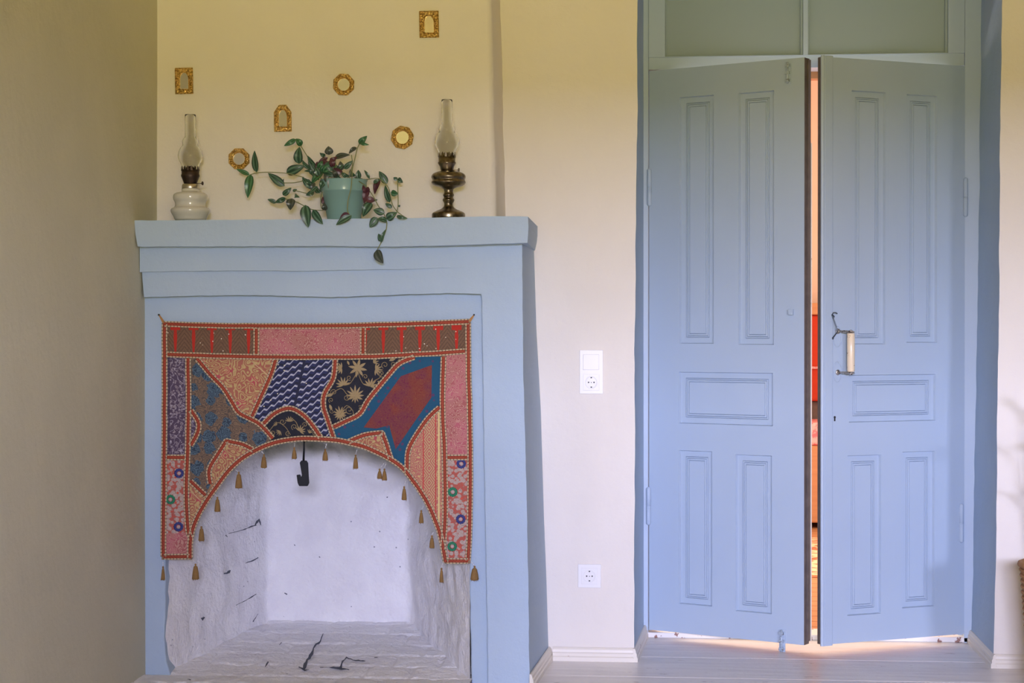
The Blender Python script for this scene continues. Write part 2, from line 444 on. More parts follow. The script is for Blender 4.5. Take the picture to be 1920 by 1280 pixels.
M_boltm = Mat('worn_painted_metal', .45, .2); _q = M_boltm.noise(90, 3); M_boltm.color(M_boltm.mix(_q.smooth(.57, .66), (.42, .50, .58, 1), (.10, .09, .08, 1))); M_boltm = M_boltm.m
bolt(L, fv, root, 1478, 157, 117, 'top_bolt')
bolt(L, fv, root, 1467, 1222, 1180, 'bottom_bolt')
s, z = fv(1485, 585); m = MB(); lbox(m, L, s - .010, s + .008, z - .010, z + .010, 0, .013); lbox(m, L, s - .020, s - .010, z - .006, z + .006, 0, .002); m.build('hook_catch', M_bwood, root, bevel=.001)
def hinge(root, X0, zlo, zhi):
    m = MB(); g = .0022
    zm = (zlo + zhi) / 2
    m.lathe((X0, FY - .008, 0), [(.0001, zlo - .004), (.005, zlo - .002), (.0085, zlo + .002), (.0085, zm - g/2), (.0065, zm), (.0085, zm + g/2), (.0085, zhi - .002), (.005, zhi + .002), (.0001, zhi + .004)], 14)
    m.build('hinge', M_bwood, root)
hinge(d1[0], P(1217.5, 350, FY).x, P(1217, 385, FY).z, P(1217, 318, FY).z)
hinge(d1[0], P(1216, 950, FY).x, P(1217, 982, FY).z, P(1217, 914, FY).z)
hinge(d2[0], P(1810, 370, FY).x, P(1810, 405, FY).z, P(1810, 335, FY).z)
hinge(d2[0], P(1802, 980, FY).x, P(1802, 1015, FY).z, P(1802, 945, FY).z)
# right leaf: astragal, handle, hook, keyhole
root, L, fv, W, zb, zt, T, n, e = d2
m = MB()
sA = fv(1561, 660)[0]
pr = [(W + .006, 0), (W + .006, .006), (W + .001, .009), (W - .005, .009), (W - .0065, .006), (W - .009, .009), (sA + .012, .009), (sA + .010, .006), (sA + .004, .006), (sA + .002, .003), (sA, .002), (sA, 0)]
m.prism([L(s_, zb - .004, d_) for s_, d_ in pr], [L(s_, zt + .004, d_) for s_, d_ in pr]); m.build('astragal', M_bwood, root)
M_steel = Mat('rusty_steel', .38, .9); _q = M_steel.noise(120, 3); M_steel.color(M_steel.mix(_q.smooth(.5, .62), (.55, .52, .47, 1), (.16, .11, .08, 1))); M_steel = M_steel.m
M_cer = Mat('aged_ivory_ceramic', .25); _q = M_cer.noise(55, 4); _x, _y, _z = M_cer.oxyz()
M_cer.color(M_cer.mix(_q.smooth(.66, .70), (.88, .72, .50, 1), (.34, .21, .08, 1))); M_cer = M_cer.m
M_hooks = flat('dark_steel_hook', (.10, .12, .14, 1), .35, .8)
# handle: the grip stands off to the right of the two arms
sa, za = fv(1571, 621); sb, zb2 = fv(1571, 698)
def perp(px, py, d):     # point seen at a pixel, d metres in front of the leaf
    p0 = L(0, 0, d); p = PPL(px, py, p0, n); return p
g1 = perp(1595.5, 622, .05); g2 = perp(1595.5, 699, .05)
hb = MB()
hd = thing('tmp', (0, 0, 0), '', ''); bpy.data.objects.remove(hd)
hroot = MB(); ax = (g1 - g2)
hroot.lathe(g2 + ax * .03, [(.0125, 0), (.0135, .004), (.0138, ax.length * .5), (.0135, ax.length * .93), (.0125, ax.length * .94)], 24, ax)
hnd = hroot.build('door_handle', M_cer, root, label='ivory ceramic pull handle')
def arm(gp, s, z, up):
    m = MB(); b0 = L(s, z, .001); b1 = L(s, z, .02)
    m.tube([b0, lerp(b0, gp, .35), lerp(b0, gp, .75), gp + (gp - b0).normalized() * .012], [.0035, .0045, .005, .003], 8)
    m.lathe(gp, [(.013, -.0015), (.015, 0), (.013, .0015)], 18); m.lathe(gp, [(.006, 0), (.006, up * .004), (.003, up * .007), (.0005, up * .008)], 12)
    m.lathe(L(s, z, .0005), [(.010, 0), (.009, .002), (.004, .003)], 18, n)
    m.build('handle_bracket', M_steel, hnd)
arm(g1, sa, za, 1); arm(g2, sb, zb2, -1)
for (px, py) in ((1570, 631), (1570, 697)):
    s, z = fv(px, py); m = MB(); pts = [L(s + .017 * math.cos(a), z + .036 * math.sin(a), .0008) for a in [2*PI*k/28 for k in range(29)]]
    m.tube(pts, .0019, 6); m.build('backplate_rim', M_bwood, root)
m = MB()
pp = [(1561, 634, .004), (1565, 629, .014), (1570, 622, .022), (1568, 612, .020), (1563, 598, .014), (1560, 590, .010), (1563, 586, .010), (1567, 586, .012), (1570, 588, .014)]
m.tube([perp(a, b, c_) for a, b, c_ in pp], .0022, 8); m.tube([perp(1560, 592, .0), perp(1561, 590, .012), perp(1564, 593, .016), perp(1563, 596, .0)], .0022, 8)
m.sphere(perp(1561, 634, .004), .005); m.build('hook', M_hooks, root, label='small steel hook and eye')
m = MB(); s, z = fv(1565, 782); m.lathe(L(s, z, -.001), [(.0045, 0), (.0045, .0018)], 16, n); lbox(m, L, s - .003, s + .003, z - .014, z, -.001, .0008); m.build('keyhole', M_dark, root)
# dark slits beside the hinges are real gaps between leaf and frame

# ---- baseboards
def skirting(name, pts, side_n, label, h=.047):
    """moulded skirting along floor points"""
    prof = [(0, 0), (.016, 0), (.016, .014), (.013, .018), (.013, .028), (.010, .031), (.009, .040), (.005, h), (0, h)]
    m = MB()
    for a, b in zip(pts, pts[1:]):
        a = Vector(a); b = Vector(b); d = (b - a).normalized(); nn = Vector((d.y, -d.x, 0))
        if nn.dot(Vector(side_n)) < 0: nn = -nn
        m.prism([a + nn * p + Vector((0, 0, q)) for p, q in prof], [b + nn * p + Vector((0, 0, q)) for p, q in prof])
    return struct(m.build(name, M_trim), label)
xf = P(1029, 1210, 0).x
skirting('baseboard_back', [(xf + .014, -.001, 0), (opL(0), -.001, 0)], (0, -1, 0), 'cream skirting between fireplace and door')
skirting('baseboard_fireplace', [(P(1029, 1210, 0).x, 0, 0), (P(992, 1270, -.5).x + .004, -.53, 0)], (1, 0, 0), 'cream skirting along the fireplace side')
skirting('baseboard_left', [(opL(0) - .003, -.016, 0), (rL(0), YD - .02, 0)], (1, 0, 0), 'cream skirting in the left of the doorway')
skirting('baseboard_right', [(opR(0) + .003, -.016, 0), (rR(0), YD - .02, 0)], (-1, 0, 0), 'cream skirting in the right of the doorway')
skirting('baseboard_corner', [(opR(0), -.001, 0), (XR, -.001, 0)], (0, -1, 0), 'cream skirting right of the door')

# ================================================================== FIREPLACE
fp = thing('fireplace', (-1.15, -.45, 0), 'pale blue plaster fireplace with stepped mantel and whitewashed firebox', 'fireplace')
YP, YF, Y2, YS = -.455, -.50, -.517, -.565
def dens(pts, step=14, jit=.8, seed=1.0, closed=True):
    out = []
    n = len(pts)
    for i in range(n if closed else n - 1):
        a = pts[i]; b = pts[(i + 1) % n]; l = math.hypot(b[0]-a[0], b[1]-a[1]); k = max(1, int(l / step))
        for j in range(k):
            t = j / k; x = lerp(a[0], b[0], t); y = lerp(a[1], b[1], t)
            if j: x += jit * jn(x * .02 + y * .02, 2.3, seed); y += jit * jn(x * .02 + y * .02, 2.3, seed + 5)
            out.append((x, y))
    if not closed: out.append(pts[-1])
    return out
def layer(pts, Y, Yb, name, mat=M_blue, bevel=.005, rt=None, parent=fp, jit=.8):
    pts = dens(pts, 14, jit, Y * 10)
    fr_ = [P(x, y, Y) for x, y in pts]; bk = []
    for (x, y), p in zip(pts, fr_):
        q = Vector((p.x, Yb, p.z))
        if rt and x > 960: q.x = rt(p.z)
        bk.append(q)
    m = MB(); m.prism(fr_, bk); return m.build(name, mat, parent, bevel=bevel)
rt = lambda z: interp([(0, P(1029, 1210, 0).x), (.26, P(1025, 1100, 0).x), (.5, P(1020, 960, 0).x), (.88, P(1014, 750, 0).x), (1.15, P(1006, 620, 0).x), (1.45, P(1001, 460, 0).x)], z)
# inner recessed face around the opening (two legs and a lintel)
layer([(268, 540), (925, 540), (930, 1296), (884, 1296), (880, 1050), (880, 700), (310, 700), (310, 1140), (308, 1195), (312, 1240), (320, 1268), (300, 1300), (270, 1300)], YP, -.02, 'inner_face', jit=1.2)
layer([(262, 452), (600, 452), (979, 452), (980, 560), (981, 700), (984, 800), (988, 950), (991, 1100), (993, 1310), (916, 1310), (914, 1150), (911, 1000), (908, 850), (906, 700), (904, 560), (902, 551), (840, 549), (700, 554), (620, 557), (480, 553), (380, 554), (270, 557)], YF, -.003, 'outer_face', rt=rt, jit=1.0)
m = MB()
tp = [(258, 455), (905, 452)]; bt = [(262, 510), (340, 508), (470, 507), (560, 508), (650, 506), (740, 505), (820, 502), (905, 501)]
bt = dens(bt, 12, 1.0, 4, False); fpts = []
def yb2(x): return interp([(258, Y2), (700, Y2 - .0), (905, YF - .0005)], x)
top = [(x, 455) for x, _ in bt]
vf = [P(x, y, yb2(x)) for x, y in top] ; vb = [P(x, y, yb2(x)) for x, y in bt]
N_ = len(bt)
m.add(vf + vb, [(i, i+1, N_+i+1, N_+i) for i in range(N_-1)], None, False)
m.add(vb + [Vector((v.x, YF + .01, v.z)) for v in vb], [(i, i+1, N_+i+1, N_+i) for i in range(N_-1)], None, False)
m.build('mantel_moulding', M_blue, fp)
rt2 = lambda z: interp([(1.42, P(1002, 461, 0).x), (1.47, P(1008, 440, 0).x), (1.55, P(1008, 405, 0).x)], z)
layer([(252, 413), (420, 412), (600, 411), (800, 408), (935, 405), (990, 406), (991, 425), (989, 455), (900, 458), (800, 461), (700, 462), (600, 461), (400, 462), (258, 462), (254, 440)], YS, -.003, 'mantel_shelf', rt=rt2, bevel=.006, jit=1.0)

# firebox: splayed sides and back as one uneven surface
YK = .25
zh = lambda Y: lerp(.012, .085, max(0, min(1, (Y - YP) / (YK - YP))))
pl = [P(309, 1000, YP + .01), P(500, 1000, YK), P(768, 1000, YK), P(881, 1000, YP + .01)]
path = []
def rnd_path(p, nseg):
    out = []
    for i in range(3):
        a, b = p[i], p[i+1]
        for k in range(nseg): out.append(Vector((lerp(a.x, b.x, k/nseg), lerp(a.y, b.y, k/nseg), 0)))
    out.append(Vector((p[3].x, p[3].y, 0)))
    for _ in range(4): out = [out[0]] + [(out[i-1] + out[i] * 2 + out[i+1]) / 4 for i in range(1, len(out)-1)] + [out[-1]]
    return out
path = rnd_path(pl, 50); NP = len(path) - 1
ztop = P(500, 690, YP).z
def fbox(u, t):
    i = min(NP, int(round(u * NP))); p = path[i]
    d = (path[min(i+1, NP)] - path[max(i-1, 0)]).normalized(); nn = Vector((d.y, -d.x, 0))
    z = lerp(-.02, ztop, t)
    a = .014 * mnoise.noise(Vector((p.x * 5, p.y * 5, z * 4))) + .009 * mnoise.noise(Vector((p.x * 16, p.y * 16, z * 13)))
    # faint coursed bricks on the left cheek
    if u < .33:
        row = (z - .02) / .105; fz = row - math.floor(row); su = u / .33 * 2.6 + (math.floor(row) % 2) * .5; fs = su - math.floor(su)
        g = max(0, 1 - min(fz, 1 - fz) / .07) ; g2_ = max(0, 1 - min(fs, 1 - fs) / .05)
        a -= .005 * max(g, g2_) * max(0, mnoise.noise(Vector((p.x * 4, z * 5, 3))) + .35)
    edge = min(1, min(u, 1 - u) * 30)
    p = p + nn * (-a) * edge
    return (p.x, p.y, z)
m = MB(); m.grid(NP, 110, fbox)
m.box((pl[0].x, YP + .01, ztop - .01), (pl[3].x, YK + .02, ztop + .05))
m.build('firebox', M_fire, fp)
def hearth(u, t):
    x = lerp(XL, pl[3].x + .01, u); y = lerp(-.80, YK + .02, t)
    z = zh(y)
    # brick joints
    ry = (y + .455) / .135; row = math.floor(ry); fy_ = ry - row
    rx = x / .155 + (row % 2) * .5 + .15 * mnoise.noise(Vector((x * 3, y * 3, 0))); fx = rx - math.floor(rx)
    g = max(max(0, 1 - min(fy_, 1 - fy_) / .09), max(0, 1 - min(fx, 1 - fx) / .07))
    z -= .008 * min(1, g * 1.5) * (.4 + max(0, .8 * mnoise.noise(Vector((x * 6, y * 6, 8)))))
    z += .006 * mnoise.noise(Vector((x * 7, y * 7, 2))) + .003 * mnoise.noise(Vector((x * 22, y * 22, 5)))
    return (x, y, z)
m = MB(); m.grid(200, 200, hearth); m.build('hearth', M_fire, fp, label='whitewashed brick hearth')
# open joints and holes
def crack_on(pl_p, pl_n, pts, ws, name, off=.004):
    ws = [w_ * .75 for w_ in ws]
    """jagged open joint lying in a plane"""
    q = dens(pts, 4, 0, 0, False); m = MB(); up = []; dn = []
    for i, (x, y) in enumerate(q):
        t = i / (len(q) - 1); wv = interp([(k / (len(ws) - 1), w_) for k, w_ in enumerate(ws)], t)
        a = q[max(0, i-1)]; b = q[min(len(q)-1, i+1)]; dx, dy = b[0]-a[0], b[1]-a[1]; l = math.hypot(dx, dy) or 1
        nx, ny = -dy / l, dx / l; j1 = R.uniform(-.35, .35) * wv; j2 = R.uniform(-.35, .35) * wv
        for lst, sg, j in ((up, 1, j1), (dn, -1, j2)):
            lst.append(PPL(x + nx * (sg * wv / 2 + j), y + ny * (sg * wv / 2 + j), pl_p, pl_n) + pl_n * off)
    n_ = len(up); m.add(up + dn, [(i, i+1, n_+i+1, n_+i) for i in range(n_-1)])
    return m.build(name, M_dark2, fp)
M_dark2 = flat('dark_open_joint', (.09, .10, .13, 1), .9)
hn = Vector((0, -(.085-.012), (YK-YP))).normalized(); hp = Vector((0, YP, .012))
for pts, ws in (([(606, 1190), (600, 1205), (590, 1213), (585, 1228), (576, 1240), (569, 1256)], [1, 3, 6, 3, 6, 8, 6]),
                ([(560, 1253), (572, 1259), (580, 1258)], [2, 5, 1]), ([(600, 1254), (625, 1254), (640, 1256), (655, 1258)], [1, 1.5, 6, 3]),
                ([(638, 1256), (643, 1243), (650, 1236), (662, 1240), (672, 1241), (685, 1242)], [7, 4, 5, 2, 4, 1]),
                ([(503, 1243), (497, 1253)], [4, 2]), ([(528, 1207), (524, 1212)], [2, 1]), ([(350, 1277), (358, 1277)], [2, 2]), ([(702, 1235), (708, 1235)], [2, 2])):
    crack_on(hp, hn, pts, ws, 'open_joint', .006)
a_, b_ = pl[0], pl[1]; ln = Vector((b_.y - a_.y, -(b_.x - a_.x), 0)).normalized()
if ln.x < 0: ln = -ln
for pts, ws in (([(472, 985), (480, 975), (483, 984)], [1, 7, 2]), ([(422, 1000), (450, 993), (475, 983)], [1, 1.5, 3]), ([(417, 1003), (421, 1006)], [3, 2]),
                ([(455, 1055), (468, 1050), (479, 1045)], [1.5, 3, 2]), ([(414, 1075), (420, 1074), (426, 1068)], [3, 7, 2]), ([(437, 1134), (455, 1125), (475, 1113)], [1, 1.5, 3]),
                ([(372, 1160), (378, 1156)], [6, 3]), ([(469, 1165), (478, 1150)], [2, 1])):
    crack_on(a_ + Vector((0, 0, 0)), ln, pts, ws, 'open_joint', .012)
bn = Vector((0, -1, 0)); bp = Vector((0, YK, 0))
for pts, ws in (([(726, 931), (728, 932)], [3, 3]), ([(600, 1042), (602, 1044)], [2, 2]), ([(535, 1110), (540, 1113)], [3, 2]), ([(553, 1020), (555, 1022)], [2, 2])):
    crack_on(bp, bn, pts, ws, 'open_joint', .014)

# iron damper pull hanging in the firebox mouth
M_iron = flat('black_iron', (.02, .02, .023, 1), .45, .7)
ip = P(569, 900, YP + .06)
it = thing('iron_damper_pull', ip, 'black iron hook hanging in the arch of the firebox', 'hook')
Q = lambda x, y, d=0: P(x, y, YP + .06 + d)
m = MB(); m.tube([Q(567, 700), Q(570, 800), Q(570, 840), Q(569, 868)], [.0022, .0022, .003, .004], 8); m.build('rod', M_iron, it)
m = MB(); pts = [(562, 867), (565, 863), (575, 863), (578, 868), (579, 890), (580, 905), (577, 911), (561, 911), (558, 905), (556, 890), (563, 889), (565, 894), (566, 890)]
m.prism([Q(x, y, -.006) for x, y in pts], [Q(x, y, .006) for x, y in pts]); m.build('hook_plate', M_iron, it, bevel=.002)

# ================================================================== TAPESTRY
YT = YP - .012
def T_(x, y, h=0):
    p = P(x, y, YT); return Vector((p.x, YT - h, p.z))
tap = thing('wall_hanging', T_(595, 606), 'embroidered patchwork door hanging with arch cut-out and gold tassels over the firebox', 'tapestry')
def spl(pts, step=4):
    out = []
    P4 = [pts[0]] + list(pts) + [pts[-1]]
    for i in range(1, len(P4) - 2):
        p0, p1, p2, p3 = P4[i-1:i+3]; l = math.hypot(p2[0]-p1[0], p2[1]-p1[1]); k = max(1, int(l / step))
        for j in range(k):
            t = j / k
            out.append(tuple(.5 * (2*p1[a] + (p2[a]-p0[a])*t + (2*p0[a]-5*p1[a]+4*p2[a]-p3[a])*t*t + (3*p1[a]-p0[a]-3*p2[a]+p3[a])*t**3) for a in (0, 1)))
    out.append(tuple(pts[-1])); return out
archL = [(360, 1046), (361, 1010), (367, 985), (377, 962), (391, 938), (409, 912), (430, 888), (455, 865), (480, 848), (505, 837), (530, 830), (560, 826), (590, 826), (630, 829), (670, 837), (700, 848), (735, 868), (757, 886), (777, 908), (795, 935), (808, 962), (819, 990), (827, 1020), (833, 1053)]
arch = spl(archL, 6)
topE = [(304, 602), (400, 606), (500, 607), (600, 607), (700, 605), (800, 602), (882, 599)]
outl = topE + [(884, 700), (886, 780), (887, 860), (885, 980), (882, 1056), (833, 1056)] + arch[::-1] + [(360, 1049), (303, 1049), (304, 960), (305, 860), (304, 740)]
M_cloth = flat('backing_cloth', srgb(150, 120, 90), .9)
m = MB(); m.prism([T_(x, y, 0) for x, y in outl], [T_(x, y, -.003) for x, y in outl]); m.build('backing', M_cloth, tap)

def cmat(name, fn, rough=.8, bump=None):
    m = Mat(name, rough); u, v = m.uvxy(1000.0)
    c, h = fn(m, u, v); m.color(c)
    if h is not None: m.bump(h, .5, .0012)
    m.b.inputs['Sheen Weight'].default_value = .15
    return m.m
def contour(m, u, v, sc, N, w=.18, seed=0, det=1):
    n = m.noise(1, det, m.vec(u * sc, v * sc, seed)); return ((n * N).fract() - .5).abs().smooth(w, w + .16), n
def f_pink(m, u, v):
    l, n = contour(m, u, v, .065, 13, .2, 1)
    b = m.noise(1, 2, m.vec(u * .02, v * .02, 4))
    base = m.mix(b.smooth(.4, .62), srgb(166, 92, 90), srgb(184, 96, 108))
    c = m.mix(l * .8, base, srgb(198, 150, 134)); return c, l
def f_brown(m, u, v):
    l, n = contour(m, u, v, .09, 9, .25, 2)
    ph = (((u - 329 - u.gt(600) * 12.7) / 34.3 + .5).fract() - .5).abs()
    red = (ph + (v - 632).abs() * .0018).lt(.10).max(v.lt(618.5) * ph.lt(.27))
    fan = (((v + ph * 46) * .75).sin()).smooth(.2, .8)
    c = m.mix(l * .35, srgb(120, 90, 66), srgb(84, 60, 46)); c = m.mix(fan * .55, c, srgb(80, 56, 44)); c = m.mix(red, c, srgb(186, 38, 18))
    dots = m.voro(1, m.vec(u / 12, v / 12, 0)).lt(.09); c = m.mix(dots, c, srgb(235, 225, 205)); return c, l
def f_purple(m, u, v):
    d = m.voro(1, m.vec(u / 5.2, v / 5.2, 0)); ring = (d - .3).abs().lt(.09)
    l, n = contour(m, u, v, .035, 9, .38, 5)
    c = m.mix(ring, srgb(78, 62, 84), srgb(150, 138, 145)); c = m.mix(l * .55, c, srgb(222, 215, 228))
    c = m.mix((u - 317).abs().lt(1.2), c, srgb(60, 45, 70)); return c, d
def f_bluebrown(m, u, v):
    w_ = m.noise(1, 2, m.vec(u * .08, v * .08, 0)) - .5
    d = m.voro(1, m.vec(u / 30 + w_ * .6, v / 30 + w_ * .6, 0), rnd=.4)
    l, n = contour(m, u, v, .07, 10, .2, 7); blue = d.lt(.46)
    c = m.mix(blue, srgb(126, 102, 80), srgb(78, 102, 118)); c = m.mix(l * .85, c, m.mix(blue, srgb(80, 70, 64), srgb(34, 48, 66))); return c, l
def f_pinkyellow(m, u, v):
    d = m.voro(1, m.vec(u / 26, v / 26, 5), rnd=.8)
    l, n = contour(m, u, v, .05, 10, .2, 9)
    base = m.mix(d.lt(.36), srgb(166, 100, 80), srgb(180, 76, 84)); c = m.mix(l * .85, base, srgb(194, 172, 114))
    l2, _ = contour(m, u, v, .045, 8, .38, 12); c = m.mix(l2 * .6, c, srgb(172, 70, 70)); return c, l
def f_zig(m, u, v):
    right = u.gt(572) * 1.0
    uu = (u - (v - 672) * -.22)
    tri = ((uu / 12.0).fract() - .5).abs() * 9.0
    k = (v * 1.0 + tri + u * .55)
    ph = (k / 12.5).fract(); white = (ph - .5).abs().lt(.11)
    dk = ph.lt(.22)
    c = m.mix(dk, srgb(38, 44, 86), srgb(24, 26, 50)); c = m.mix(white, c, srgb(178, 178, 192))
    seam = (u - 572 + (v - 672) * .22).abs(); c = m.mix(seam.lt(2.5), c, srgb(30, 34, 62)); 
    dots = m.voro(1, m.vec(u / 13, v / 11, 0), rnd=.3).lt(.10); c = m.mix(dots, c, srgb(225, 215, 180)); return c, white * 1.0
def f_black(m, u, v):
    l, n = contour(m, u, v, .3, 6, .3, 3); c = m.mix(l * .3, srgb(24, 26, 40), srgb(38, 42, 60)); return c, l
def f_teal(m, u, v):
    d = m.voro(1, m.vec(u / 15, v / 15, 2), rnd=.5); c = m.mix(d.lt(.19), srgb(16, 84, 116), srgb(92, 60, 98))
    l, _ = contour(m, u, v, .25, 8, .3, 3); c = m.mix(l * .3, c, srgb(12, 60, 88)); return c, l
def f_maroon(m, u, v):
    l, n = contour(m, u, v, .11, 11, .2, 4); b = m.noise(1, 1, m.vec(u * .03, v * .03, 4))
    c = m.mix(b.smooth(.4, .6), srgb(126, 46, 42), srgb(112, 34, 62)); c = m.mix(l * .6, c, srgb(138, 84, 54)); return c, l
def f_cream(m, u, v):
    l, n = contour(m, u, v, .07, 10, .25, 11)
    dd = (u - 805).abs() / 9.0 + ((v / 27.0).fract() - .5).abs() * 2.2
    dia = ((dd * 2.0).fract() - .5).abs().lt(.2) * (u - 805).abs().lt(11)
    c = m.mix(l * .8, srgb(182, 106, 96), srgb(200, 178, 122)); inband = (u - 805).abs().lt(11)
    c = m.mix(inband * .8, c, srgb(194, 172, 120)); c = m.mix(dia, c, srgb(186, 80, 86))
    st = ((u - 794).abs().lt(1)).max((u - 817).abs().lt(1)); c = m.mix(st, c, srgb(196, 70, 66)); c = m.mix((u - 823).abs().lt(1.3), c, srgb(226, 208, 140)); return c, l
def f_whitered(m, u, v):
    d = m.voro(1, m.vec(u / 7, v / 7, 3)); l, n = contour(m, u, v, .12, 9, .25, 8)
    c = m.mix(d.smooth(.5, .62), srgb(190, 168, 158), srgb(190, 80, 64)); c = m.mix(l * .6, c, srgb(128, 120, 110)); red = m.voro(1, m.vec(u / 17, v / 17, 9)).lt(.13); c = m.mix(red, c, srgb(206, 84, 64)); return c, l
MT = {k: cmat('embroidery_' + k, f) for k, f in dict(pink=f_pink, brown=f_brown, purple=f_purple, bluebrown=f_bluebrown, pinkyellow=f_pinkyellow, zigzag=f_zig, black=f_black, teal=f_teal, maroon=f_maroon, cream=f_cream, blossom=f_whitered).items()}
cA = spl([(370, 672), (395, 702), (417, 725), (435, 752), (447, 772), (470, 785), (490, 797), (512, 822)])
cB = spl([(518, 672), (506, 708), (472, 782)])
cC = spl([(492, 797), (515, 775), (542, 765), (565, 775), (585, 795), (602, 820)])
cD = spl([(629, 672), (625, 708), (609, 738), (607, 762), (615, 787), (626, 820)])
cE = spl([(778, 669), (750, 681), (730, 702), (692, 748), (675, 775), (647, 790), (626, 800)])
cF = spl([(653, 828), (685, 815), (717, 811)]) + spl([(717, 811), (725, 833), (733, 860)])
cG = spl([(825, 763), (802, 785), (775, 825), (765, 850), (764, 886)])
cH = spl([(358, 768), (372, 790), (371, 810), (358, 835)])
cI = spl([(395, 907), (393, 880), (410, 850), (425, 826)]) + spl([(425, 826), (455, 833), (477, 844)])
cJ = spl([(357, 901), (386, 928)])
vL = spl([(353, 671), (354, 760), (352, 860), (350, 920), (353, 990), (359, 1010)])
vR = spl([(832, 668), (830, 760), (834, 860), (835, 950), (833, 1000), (830, 1030)])
hz = spl([(311, 664), (400, 667), (500, 669), (600, 669), (700, 668), (800, 663), (872, 658)])
def seg(c, a, b):
    return [p for p in c if a <= p[0] <= b]
patches = [
 ('patch_brown', 'brown', [(311, 612), (480, 615), (480, 665), (311, 662)]), ('patch_pink', 'pink', [(482, 614), (680, 614), (680, 668), (482, 668)]),
 ('patch_brown', 'brown', [(682, 612), (874, 609), (874, 660), (682, 666)]), ('patch_sequin', 'purple', [(311, 667), (351, 669), (350, 855), (311, 855)]),
 ('patch_blossom', 'blossom', [(310, 857), (350, 857), (352, 1000), (309, 1000)]), ('patch_pink', 'pink', [(309, 1000), (354, 998), (356, 1040), (308, 1040)]),
 ('patch_brocade', 'bluebrown', cA + [(500, 834), (477, 844)] + cI[::-1] + [(386, 928), (357, 902), (356, 672)]),
 ('patch_floral', 'pinkyellow', [(370, 672), (518, 672)] + cB[1:] + cA[::-1][int(len(cA) * .28):]), ('patch_zigzag', 'zigzag', [(518, 670)] + [(629, 670)] + cD[1:] + [(602, 822)] + cC[::-1] + [(472, 782)]),
 ('patch_dark_floral', 'black', cC + [(560, 824), (512, 832)]), ('patch_dark_floral', 'black', cE + cD[::-1][8:]),
 ('patch_teal', 'teal', cE + [(626, 826), (653, 830)] + cF + [(745, 872), (764, 888)] + cG[::-1] + [(827, 668)]),
 ('patch_floral', 'pinkyellow', cF + [(700, 845), (675, 836)]), ('patch_geometric', 'cream', cG[::-1] + [(831, 800), (834, 860), (834, 1010), (815, 975), (797, 932), (778, 904)]),
 ('patch_pink', 'pink', [(834, 662), (876, 659), (880, 853), (835, 856)]), ('patch_blossom', 'blossom', [(835, 858), (880, 858), (881, 1000), (878, 1050), (838, 1050), (836, 950)]),
 ('patch_floral', 'pinkyellow', [(354, 903), (386, 930), (370, 970), (358, 1005)]), ('patch_floral', 'pinkyellow', cI + [(455, 862), (425, 890), (398, 920)]),
 ('patch_sequin', 'purple', cH)]
for k, (nm, mt, pts) in enumerate(patches):
    h = .0008 + .00006 * k
    m = MB(); m.prism([T_(x, y, h) for x, y in pts], [T_(x, y, -.0005) for x, y in pts], [(x / 1000, y / 1000) for x, y in pts]); m.build(nm, MT[mt], tap)
mar = [(752, 705), (810, 684), (809, 745), (797, 762), (742, 842), (730, 797), (706, 803), (682, 801)]
m = MB(); m.prism([T_(x, y, .0022) for x, y in mar], [T_(x, y, .001) for x, y in mar], [(x / 1000, y / 1000) for x, y in mar]); m.build('patch_maroon', MT['maroon'], tap)
PX = 1 / 570.0     # metres per photo pixel on the hanging
# gold embroidered flowers on the dark patches
M_gold = Mat('gold_thread', .6); _u, _v = M_gold.uvxy(1.0); _q = M_gold.noise(400, 2); M_gold.color(M_gold.mix(_q, srgb(134, 112, 72), srgb(172, 150, 104))); M_gold = M_gold.m
def pleaf(m, cx, cy, ang, ln_, wd, h=.0026):
    ca, sa_ = math.cos(ang), math.sin(ang); pts = []
    for t, w_ in ((0, .1), (.25, .8), (.5, 1), (.75, .7), (1, 0), (.75, -.7), (.5, -1), (.25, -.8), (0, -.1)):
        x = t * ln_; y = w_ * wd / 2; pts.append((cx + x * ca - y * sa_, cy + x * sa_ + y * ca))
    c = (cx + .5 * ln_ * ca, cy + .5 * ln_ * sa_)
    vs = [T_(*p, h - .0006) for p in pts] + [T_(*c, h + .0006)]
    m.add(vs, [(i, (i+1) % 9, 9) for i in range(9)], None, True)
def curl(m, cx, cy, r, a0, turns=1.2, w_=.0011, tail=None):
    pts = []
    for k in range(22):
        t = k / 21; a = a0 + turns * 2 * PI * t; rr = r * (1 - .8 * t); pts.append(T_(cx + rr * math.cos(a), cy + rr * math.sin(a), .0026))
    m.tube(pts, w_, 5)
def vine(m, pts, w_=.0012): m.tube([T_(x, y, .0025) for x, y in spl(pts, 4)], w_, 5)
m = MB()
for k in range(8): pleaf(m, 671, 690, k * PI / 4 + .2, 18, 5.5)
def lotus(cx, cy, r, a, n_=7):
    for k in range(n_): pleaf(m, cx, cy, a + (k - (n_-1)/2) * .5, r * (1 - .06 * abs(k - (n_-1)/2)), r * .2)
lotus(644, 722, 17, -PI/2 - .3); lotus(694, 724, 17, -PI/2 + .3); lotus(666, 742, 21, -PI/2, 9); lotus(666, 742, 14, PI/2, 5); lotus(638, 776, 16, -PI/2 - .2, 9); lotus(638, 776, 14, PI/2, 5); lotus(704, 692, 15, 0.1); lotus(641, 690, 14, PI); lotus(700, 680, 12, -.6, 4)
for c_ in ((716, 700, 8, 0), (722, 684, 7, 2), (655, 708, 5, 1), (685, 706, 5, 3), (650, 745, 6, 0), (621, 750, 5, 2), (655, 768, 8, 1), (676, 765, 5, 4), (626, 735, 6, 3), (738, 682, 5, 1), (750, 676, 4, 2), (622, 770, 5, 0)): curl(m, *c_)
